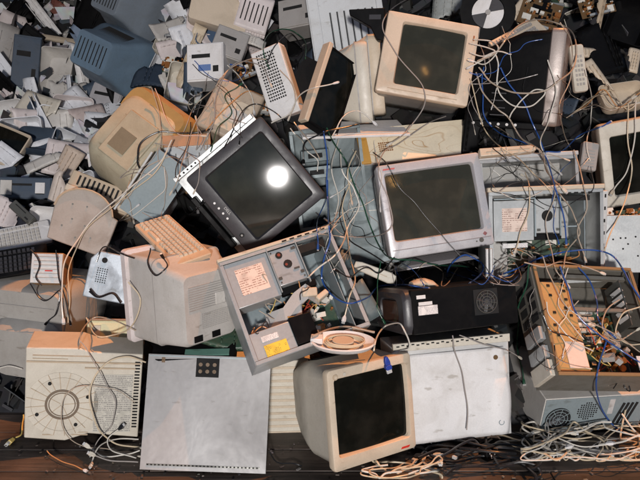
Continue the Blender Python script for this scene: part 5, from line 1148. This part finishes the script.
cable('cable', 'white cable bent over the flat black panel', [(272, 124), (288, 112), (302, 96), (316, 86), (332, 84)], .0038, C_WHITE)
cable('cable', 'white cable arching above the stained case at its left end', [(333, 136), (338, 122), (350, 112), (362, 112), (372, 122)], .0038, C_WHITE)
cable('cable', 'black cable bending round the right corner of the charcoal monitor', [(372, 124), (356, 126), (338, 128), (318, 134), (305, 142), (303, 160)], .0045, C_BLACK)
cable('cable', 'blue cable falling beside the charcoal monitor and looping over the middle open case', [(324, 132), (327, 160), (326, 190), (328, 215), (331, 240), (324, 258), (323, 280), (334, 298), (350, 304), (366, 298), (380, 286), (404, 284), (424, 288)], .0042, C_BLUE)
cable('cable', 'white cable winding down into the middle open case', [(340, 150), (344, 172), (354, 190), (358, 206), (350, 224), (344, 240), (334, 256), (320, 268), (308, 277)], .0042, C_WHITE)
cable('cable', 'white cable with a plug hanging at the right side of the middle open case', [(352, 178), (342, 205), (346, 232), (350, 260), (356, 280), (348, 300), (345, 316)], .0034, C_BEIGE, ends=[(1, WHITE, .02, .008)])
cable('cable', 'green cable running behind the silver monitor and under its chin', [(326, 128), (338, 148), (350, 172), (360, 196), (368, 222), (378, 246), (396, 260), (420, 262), (444, 264), (470, 268)], .004, C_GREEN)
cable('cable', 'green cable hanging at the left side of the gutted tower', [(530, 264), (526, 284), (520, 306), (518, 330), (520, 356), (524, 380)], .0038, C_GREEN, ends=[(1, C_GREEN, .02, .007)])
cable('cable', 'green cable hanging left of the black tower', [(380, 262), (378, 285), (377, 305), (382, 318)], .003, C_GREEN)
cable('cable', 'grey cord hanging down the front of the white case', [(452, 336), (456, 352), (464, 376), (468, 402), (467, 430)], .0034, C_GREY)
cable('cable', 'grey cord crossing the top rim of the white case to the right', [(460, 336), (478, 342), (500, 350), (518, 356)], .003, C_GREY)
cable('cable', 'white hoop of cable rising from the tray on the front monitor', [(374, 350), (378, 334), (388, 325), (398, 325), (406, 334), (408, 348), (398, 352)], .004, C_WHITE)
cable('cable', 'tan cords bundled above the tray on the front monitor', [(312, 336), (330, 330), (352, 328), (374, 332)], .006, C_TAN)
cable('cable', 'white cable hanging over the right-hand cream monitor with a plug', [(636, 100), (634, 130), (632, 158), (624, 176), (614, 190)], .0042, C_WHITE, ends=[(1, BEIGE, .022, .008)])
cable('cable', 'beige cable hanging from the right-hand cream monitor down to the steel plate', [(628, 104), (628, 140), (632, 170), (626, 200), (612, 228), (604, 252)], .004, C_BEIGE)
for k in range(5):
    rr = random.Random(40 + k); x, y = 566 + k * 4, 118 - k * 3
    cable('cable', ('tan wire, lowest of the tangle left of the right-hand monitor', 'tan wire, second from below in the tangle left of the right-hand monitor', 'tan wire in the middle of the tangle left of the right-hand monitor', 'tan wire near the top of the tangle left of the right-hand monitor', 'tan wire topmost in the tangle left of the right-hand monitor')[k], [(x, y), (x + 12, y - 8 + rr.uniform(-4, 4)), (x + 30, y - 14 + rr.uniform(-8, 4)), (x + 46, y - 4 + rr.uniform(-6, 8)), (x + 66, y - 16 + rr.uniform(-6, 6))], .0036, (C_TAN, C_BEIGE, C_ORNG, C_TAN, C_BEIGE)[k])
MORE = [([(560, 22), (572, 44), (570, 76), (560, 104), (562, 130), (572, 150)], C_TAN, 'tan cable hanging from the fan to the open cases along the silver monitor edge'),
 ([(548, 60), (556, 92), (548, 120), (540, 140), (548, 160), (560, 172)], C_WHITE, 'white cord hanging in front of the silver edge of the black monitor'),
 ([(586, 70), (590, 96), (592, 120), (586, 140), (590, 160)], C_WHITE, 'white cord hanging beside the cream button panel'),
 ([(470, 78), (478, 110), (486, 130), (500, 146), (520, 160), (536, 178), (550, 190)], C_BEIGE, 'beige cable running down left of the row of white buttons'),
 ([(524, 262), (544, 268), (560, 262), (580, 266), (600, 272)], C_TAN, 'tan cord along the upper rim of the gutted tower'),
 ([(574, 150), (582, 176), (586, 206), (578, 230), (584, 256)], C_TAN, 'tan cord hanging over the divider of the beige-rimmed open case'),
 ([(620, 300), (606, 312), (604, 330), (618, 340), (636, 330)], C_TAN, 'tan coil of cord at the far side of the gutted tower'),
 ([(640, 306), (622, 316), (616, 332), (628, 346), (644, 344)], C_BEIGE, 'beige coil of cord at the far side of the gutted tower'),
 ([(345, 190), (340, 215), (346, 238), (362, 250), (384, 262)], C_BLACK, 'black cable hanging between charcoal and silver monitors'),
 ([(338, 140), (332, 170), (338, 200), (334, 226)], C_WHITE, 'white cord hanging straight beside the blue one at the charcoal monitor'),
 ([(356, 150), (348, 176), (352, 200)], C_BEIGE, 'short beige cord on the blue-grey steel sheet'),
 ([(394, 258), (380, 272), (366, 268), (352, 276), (340, 272)], C_BLACK, 'black cable lying under the cream strip above the black tower'),
 ([(176, 190), (182, 208), (192, 214), (200, 206)], C_BLACK, 'black lead hanging under the steel tray of the charcoal monitor'),
 ([(96, 262), (104, 248), (120, 252), (134, 258)], C_BLACK, 'black lead lying along the top of the pale blue plate'),
 ([(30, 250), (40, 262), (36, 276), (42, 286)], C_BLACK, 'black lead hanging over the small boxy unit')]
for pts, m_, lab in MORE: cable('cable', lab, pts, .0036, m_)
# wires around upper middle left
UM = [([(182, 134), (196, 108), (214, 88), (232, 70), (250, 58), (266, 60)], C_TAN, 'tan wire arching over the beige housing with flap, the longest'),
      ([(200, 150), (214, 124), (216, 100), (224, 76), (240, 62), (262, 66), (270, 84)], C_GREY, 'grey wire looped round the brown board left of the white perforated box'),
      ([(270, 70), (262, 50), (272, 34), (290, 30), (304, 40), (306, 60)], C_GREEN, 'green cable looped above the white perforated box'),
      ([(266, 64), (276, 44), (292, 34), (302, 50), (296, 66)], C_BLACK, 'black cable looped inside the green one above the perforated box'),
      ([(210, 152), (218, 128), (230, 112), (226, 96), (238, 86)], C_GREEN, 'green wire over the beige housing with flap'),
      ([(224, 148), (238, 118), (252, 106), (268, 106), (280, 118), (286, 132)], C_BLACK, 'black cable arching over the top corner of the charcoal monitor'),
      ([(206, 130), (228, 106), (248, 92), (262, 96)], C_ORNG, 'orange wire crossing the beige housing with flap'),
      ([(228, 66), (240, 76), (250, 92), (254, 110)], C_WHITE, 'white wire dropping onto the brown board above the charcoal monitor'),
      ([(290, 128), (300, 138), (306, 150), (316, 158), (318, 172)], C_WHITE, 'white cord bunched against the upper right side of the charcoal monitor'),
      ([(294, 122), (304, 134), (312, 144), (320, 160)], C_TAN, 'tan cord bunched against the upper right side of the charcoal monitor'),
      ([(280, 70), (292, 84), (296, 100), (290, 116)], C_TAN, 'short tan cable right of the white perforated box')]
for pts, m_, lab in UM: cable('cable', lab, pts, .0034, m_)
for k, (pts, m_, lab) in enumerate((([(30, 283), (44, 300), (60, 292), (56, 312), (48, 322)], C_BLACK, 'black lead hanging on the grey housing at left'), ([(56, 250), (58, 275), (64, 292), (70, 320)], C_BLACK, 'black lead behind the long pale cable'), ([(150, 248), (148, 262), (156, 274), (166, 268), (164, 258)], C_BLACK, 'black loop of lead on the flank of the side-turned monitor'), ([(86, 318), (96, 334), (112, 336), (130, 326), (140, 300), (128, 282)], C_BEIGE, 'beige lead curling round the pale yellow box'), ([(78, 350), (84, 330), (94, 318), (116, 322), (136, 330)], C_TAN, 'tan lead lying over the pale yellow box'), ([(268, 452), (276, 462), (290, 464), (302, 466)], C_BLACK, 'black lead on the boards between steel panel and front monitor'))):
    cable('cable', lab, pts, .0035, m_)
sr = random.Random(71)
STR = [('over the open cases beside the silver monitor', 492, 600, 120, 250, 11), ('in front of the black sideways monitor', 470, 600, 25, 130, 8), ('between the charcoal and the silver monitor', 318, 380, 135, 290, 11), ('over the gutted dark steel tower', 530, 640, 265, 370, 5), ('over the beige housing and the brown boards', 190, 246, 50, 150, 7), ('on the steel sheet under the amber-topped monitor', 120, 200, 140, 220, 6), ('behind the black tower', 385, 520, 262, 285, 8)]
for where, x0, x1, y0, y1, n in STR:
    for k in range(n):
        x, y = sr.uniform(x0, x1), sr.uniform(y0, y0 + (y1 - y0) * .5); a = sr.uniform(.6, 2.6); pts = []
        for q in range(sr.randint(5, 8)):
            pts.append((x, y)); a += sr.uniform(-.8, .8); st = sr.uniform(10, 24); x += st * math.cos(a); y += st * math.sin(a) * .9
            if x < x0 or x > x1: a = math.pi - a; x = max(x0, min(x1, x))
            if y < y0 or y > y1: a = -a; y = max(y0, min(y1, y))
        cm, cn = sr.choice(((C_WHITE, 'white'), (C_GREY, 'grey'), (C_BLACK, 'black'), (C_GREY, 'grey'), (C_WHITE, 'white'), (C_BLUE, 'blue'), (C_TAN, 'tan')))
        cable('wire', 'thin ' + cn + ' wire straggling ' + where, pts, sr.choice((.0016, .002, .0026)), cm, off=.004 + .004 * sr.random(), group='thin ' + cn + ' wires ' + where, cat='wire', slack=3)
# floor bundles: every lead its own thing
rr = random.Random(5)
WORDS = ('uppermost', 'second', 'third', 'fourth', 'fifth', 'sixth', 'seventh', 'eighth', 'ninth', 'tenth', 'eleventh', 'twelfth', 'thirteenth', 'fourteenth')
def fpt(px, py, z=.01):
    v = ray(px, py); s = (z - CAM_H) / v.z; return EYE + v * s
def floor_cable(label, pts, r, m, zs, ends=None, group=None):
    P = catmull([fpt(p[0], p[1], z) for p, z in zip(pts, zs)], 9)
    P = [Vector((q.x, q.y, max(q.z, r + .001))) for q in P]
    g = MB(); g.tube(P, r, 7); t = thing('cable', label, 'cable', group, Matrix.Translation(P[0])); bpy.context.view_layer.update(); inv = Matrix.Translation(-P[0])
    g.v = [tuple(inv @ Vector(v)) for v in g.v]; g.build('lead', m, t, smooth=True)
    for which, pm, l, w in (ends or ()):
        a, b = (P[0], P[2]) if which == 0 else (P[-1], P[-3]); dr = (a - b).normalized(); dr.z = max(dr.z, -.1); dr.normalize(); u = dr.cross(Vector((0, 0, 1))).normalized(); v2 = u.cross(dr)
        h = MB(); R = lambda q, ss: [inv @ (q + u * ss * w * sx + v2 * ss * w * .7 * sy + Vector((0, 0, w * .5))) for sx, sy in ((-1, -1), (1, -1), (1, 1), (-1, 1))]
        h.loft([R(a - dr * .004, .4), R(a + dr * l * .3, .95), R(a + dr * l, 1)]); po = h.build('plug', pm, t, bevel=.002)
        h = MB(); h.loft([R(a + dr * l, .65), R(a + dr * (l + w), .65)]); h.build('contacts', GALVW, po)
G1 = 'pale leads heaped on the boards at lower right'
def zwalk(n):
    z = rr.uniform(.01, .06); out = []
    for k in range(n): z = max(.008, min(.07, z + rr.uniform(-.012, .012))); out.append(z)
    return out
def loopy(x, y, n, step, rx, ry, x0, x1, y0, y1):
    pts = []; a = rr.uniform(0, 6.3)
    for k in range(n):
        pts.append((x, y)); a += rr.uniform(-.45, .85); x += step * math.cos(a) * rx; y += step * math.sin(a) * ry
        if x < x0 or x > x1: a = math.pi - a; x = max(x0, min(x1, x))
        if y < y0 or y > y1: a = -a; y = max(y0, min(y1, y))
    return pts
for k in range(19):
    pts = loopy(rr.uniform(530, 640), rr.uniform(426, 452), rr.randint(9, 15), 24, 1, .5, 522, 668, 422, 460)
    floor_cable('pale lead in the tangle heaped along the foot of the grey computer', pts, rr.choice((.0024, .003, .0036)), rr.choice((C_WHITE, C_WHITE, C_BEIGE, C_BEIGE)), zwalk(len(pts)), [(0, rr.choice((CREAM, WHITE, BLACK)), .024, .008)] if k % 2 == 0 else None, G1)
floor_cable('pale lead bowing lowest on the boards at lower right', [(560, 446), (580, 456), (610, 460), (634, 456), (650, 448)], .0034, C_BEIGE, [.006] * 5)
floor_cable('pale lead running from the grey computer back plate down to the tangle', [(622, 414), (632, 428), (640, 436)], .0036, C_WHITE, [.09, .06, .02])
floor_cable('pale lead hanging straight from the grey computer back plate', [(626, 408), (622, 426), (620, 440)], .0036, C_BEIGE, [.10, .05, .02])
BKL = [[(418, 458), (440, 450), (470, 452), (500, 448), (530, 450)], [(424, 452), (450, 462), (484, 456), (516, 462), (534, 474), (536, 484)], [(486, 444), (488, 436), (506, 432), (526, 438), (534, 448), (524, 458), (504, 456), (488, 448)], [(500, 468), (520, 462), (536, 466), (540, 476), (524, 482)], [(420, 456), (432, 446), (460, 448), (494, 452), (516, 454)], [(446, 464), (470, 466), (500, 462), (528, 456)], [(434, 444), (452, 440), (474, 444), (498, 450)]]
BLL = ('black lead stretched straight at the back of the black tangle', 'black lead reaching furthest forward off the black tangle', 'black loop standing at the right end of the black tangle', 'small black loop at the front right of the black tangle', 'black lead curved along the left of the black tangle', 'black lead lying at the front of the black tangle', 'black lead with a cube plug at the left of the black tangle')
for k, pts in enumerate(BKL): floor_cable(BLL[k], pts, .0058, C_BLACK, [rr.uniform(.006, .05) if k != 2 else .03 for _ in pts], [(0, BLACK, .035, .012)] if k in (1, 4, 6) else None)
for k, (x, y, lab) in enumerate(((432, 441, 'black cube plug lying left of the black tangle, touching the white case'), (445, 434, 'black cube plug just right of the first, by the white case'), (487, 452, 'black adapter block with a pale label in the black tangle'), (552, 455, 'black double plug in front of the pale tangle'))):
    t = thing('power_plug', lab, 'plug'); p = fpt(x, y, .02); t.matrix_world = Matrix.Translation(p) @ rot(-12, rr.uniform(-25, 25), rr.uniform(-30, 30))
    m = MB(); m.box((0, 0, 0), (.028, .03, .03) if k != 2 else (.045, .05, .05)); m.build('body', BLACK, t, bevel=.003); m = MB()
    for s in (-1, 1): m.box((s * .007, -.02, .004), (.003, .012, .008))
    m.build('prong', GALVW, t)
    if k == 2: m = MB(); m.box((0.005, -.026, -.01), (.018, .002, .014)); m.build('label', WHITE, t)
for k in range(3):
    pts = loopy(rr.uniform(430, 530), rr.uniform(444, 468), 9, 20, 1, .34, 424, 540, 440, 474)
    floor_cable('black lead coiled within the black tangle', pts, rr.choice((.004, .005)), C_BLACK, zwalk(len(pts)), [(0, BLACK, .03, .011)] if k % 2 else None, 'black leads of the tangle by the white case')
G2 = 'pale leads heaped in front of the front monitor'
for k in range(9):
    pts = loopy(rr.uniform(372, 425), rr.uniform(460, 474), rr.randint(6, 9), 17, 1, .3, 362, 442, 456, 478)
    floor_cable('pale lead in the tangle lying before the front monitor', pts, rr.choice((.0026, .0034)), rr.choice((C_WHITE, C_BEIGE, C_BEIGE)), zwalk(len(pts)), [(1, CREAM, .026, .009)] if k in (2, 6) else None, G2)
for k in range(5):
    y = 436 + k * 3; pts = [(480 + k * 3, y + 6), (500, y + rr.uniform(-4, 4)), (522, y + rr.uniform(-4, 4)), (545, y + rr.uniform(-4, 5))]
    floor_cable('beige lead threaded between the black and the pale tangle', pts, .0034, C_BEIGE, [rr.uniform(.01, .03) for _ in pts], None, 'beige leads between the two tangles')
t = thing('crumpled_rag', 'dark brown crumpled scrap lying behind the black tangle', 'rag'); 
p = fpt(478, 436, .02); t.location = p
m = MB(); r9 = random.Random(9); m.grid(lambda u, v: ((u - .5) * .15, (v - .5) * .08, .02 + .02 * math.sin(u * 9) * math.cos(v * 7) + r9.uniform(-.004, .004) - .02 * (2 * u - 1) ** 2), 14, 8); m.build('sheet', mat('brown_rag', (.11, .075, .055), rough=.9), t, smooth=True, solid=.003)
# scraps on the boards
G3 = 'crumbs of plastic and wire on the boards'
m = MB()
for i in range(200):
    px, py = rr.uniform(-20, 660), rr.uniform(440, 492); p = fpt(px, py, .002); s = rr.uniform(.002, .008)
    m.box(p, (s * rr.uniform(.6, 2.5), s, s * .5), rot(0, 0, rr.uniform(0, 180)))
o = m.build('debris', island_mat('crumb_mix', [(.14, .11, .09), (.08, .05, .035), (.2, .18, .16), (.03, .03, .03), (.12, .08, .05), (.07, .05, .04)])); o['kind'] = 'stuff'; o['label'] = 'crumbs of plastic and wire scattered over the boards'
# ------------------------------------------------------------------ light
EL, AZ = math.radians(70), math.radians(68)      # azimuth from +y towards +x
sd = Vector((math.sin(AZ) * math.cos(EL), math.cos(AZ) * math.cos(EL), math.sin(EL)))
W = bpy.data.worlds.new('World'); SC.world = W; W.use_nodes = True; nt = W.node_tree
sky = nt.nodes.new('ShaderNodeTexSky'); sky.sky_type = 'NISHITA'; sky.sun_disc = False; sky.sun_elevation = EL; sky.sun_rotation = AZ
nt.links.new(sky.outputs[0], nt.nodes['Background'].inputs[0]); nt.nodes['Background'].inputs[1].default_value = .038
sl = bpy.data.lights.new('sun', 'SUN'); sl.energy = 2.6; sl.color = (1, .37, .10); sl.angle = math.radians(.5)
so = bpy.data.objects.new('sun', sl); COL.objects.link(so); so.rotation_euler = sd.to_track_quat('Z', 'Y').to_euler(); so.location = (3, -3, 8)
# the white lamp that shows as a round reflection in the charcoal screen
fl = bpy.data.lights.new('flash_lamp', 'POINT'); fl.energy = 1700; fl.shadow_soft_size = .24; fl.color = (1, .95, .92)
fo = bpy.data.objects.new('flash_lamp', fl); COL.objects.link(fo); fo.location = (.06, -5.0, 1.62)
vs = SC.view_settings; SC.display_settings.display_device = 'sRGB'; vs.view_transform = 'Standard'; vs.look = 'None'; vs.exposure = .32; vs.gamma = 1; vs.use_curve_mapping = False
SC.cycles.max_bounces = 6

# two bare warm bulbs hanging behind the camera: they show as a pair of dots in the silver monitor
em = bpy.data.materials.new('warm_filament_glass'); em.use_nodes = True; eb = em.node_tree.nodes['Principled BSDF']; eb.inputs['Base Color'].default_value = (.8, .6, .3, 1); eb.inputs['Emission Color'].default_value = (1, .5, .14, 1); eb.inputs['Emission Strength'].default_value = 75
for k, (x, y, lab) in enumerate(((1.33, -1.91, 'bare warm bulb hanging on a cord, the nearer one to the heap'), (1.47, -2.23, 'bare warm bulb hanging on a cord, the farther one from the heap'))):
    t = thing('hanging_bulb', lab, 'lamp', None, Matrix.Translation((x, y, 4.0)))
    m = MB(); m.loft([[Vector((r * math.cos(2 * math.pi * i / 16), r * math.sin(2 * math.pi * i / 16), z)) for i in range(16)] for r, z in ((.004, -.04), (.02, -.036), (.034, -.015), (.036, .0), (.03, .02), (.018, .045))]); m.build('bulb', em, t, smooth=True)
    m = MB(); m.cyl((0, 0, .065), (0, 0, 1), .016, .04, 14); m.build('socket', BLACK, t); m = MB(); m.cyl((0, 0, .58), (0, 0, 1), .004, 1.0, 8); m.build('cord', C_BLACK, t)
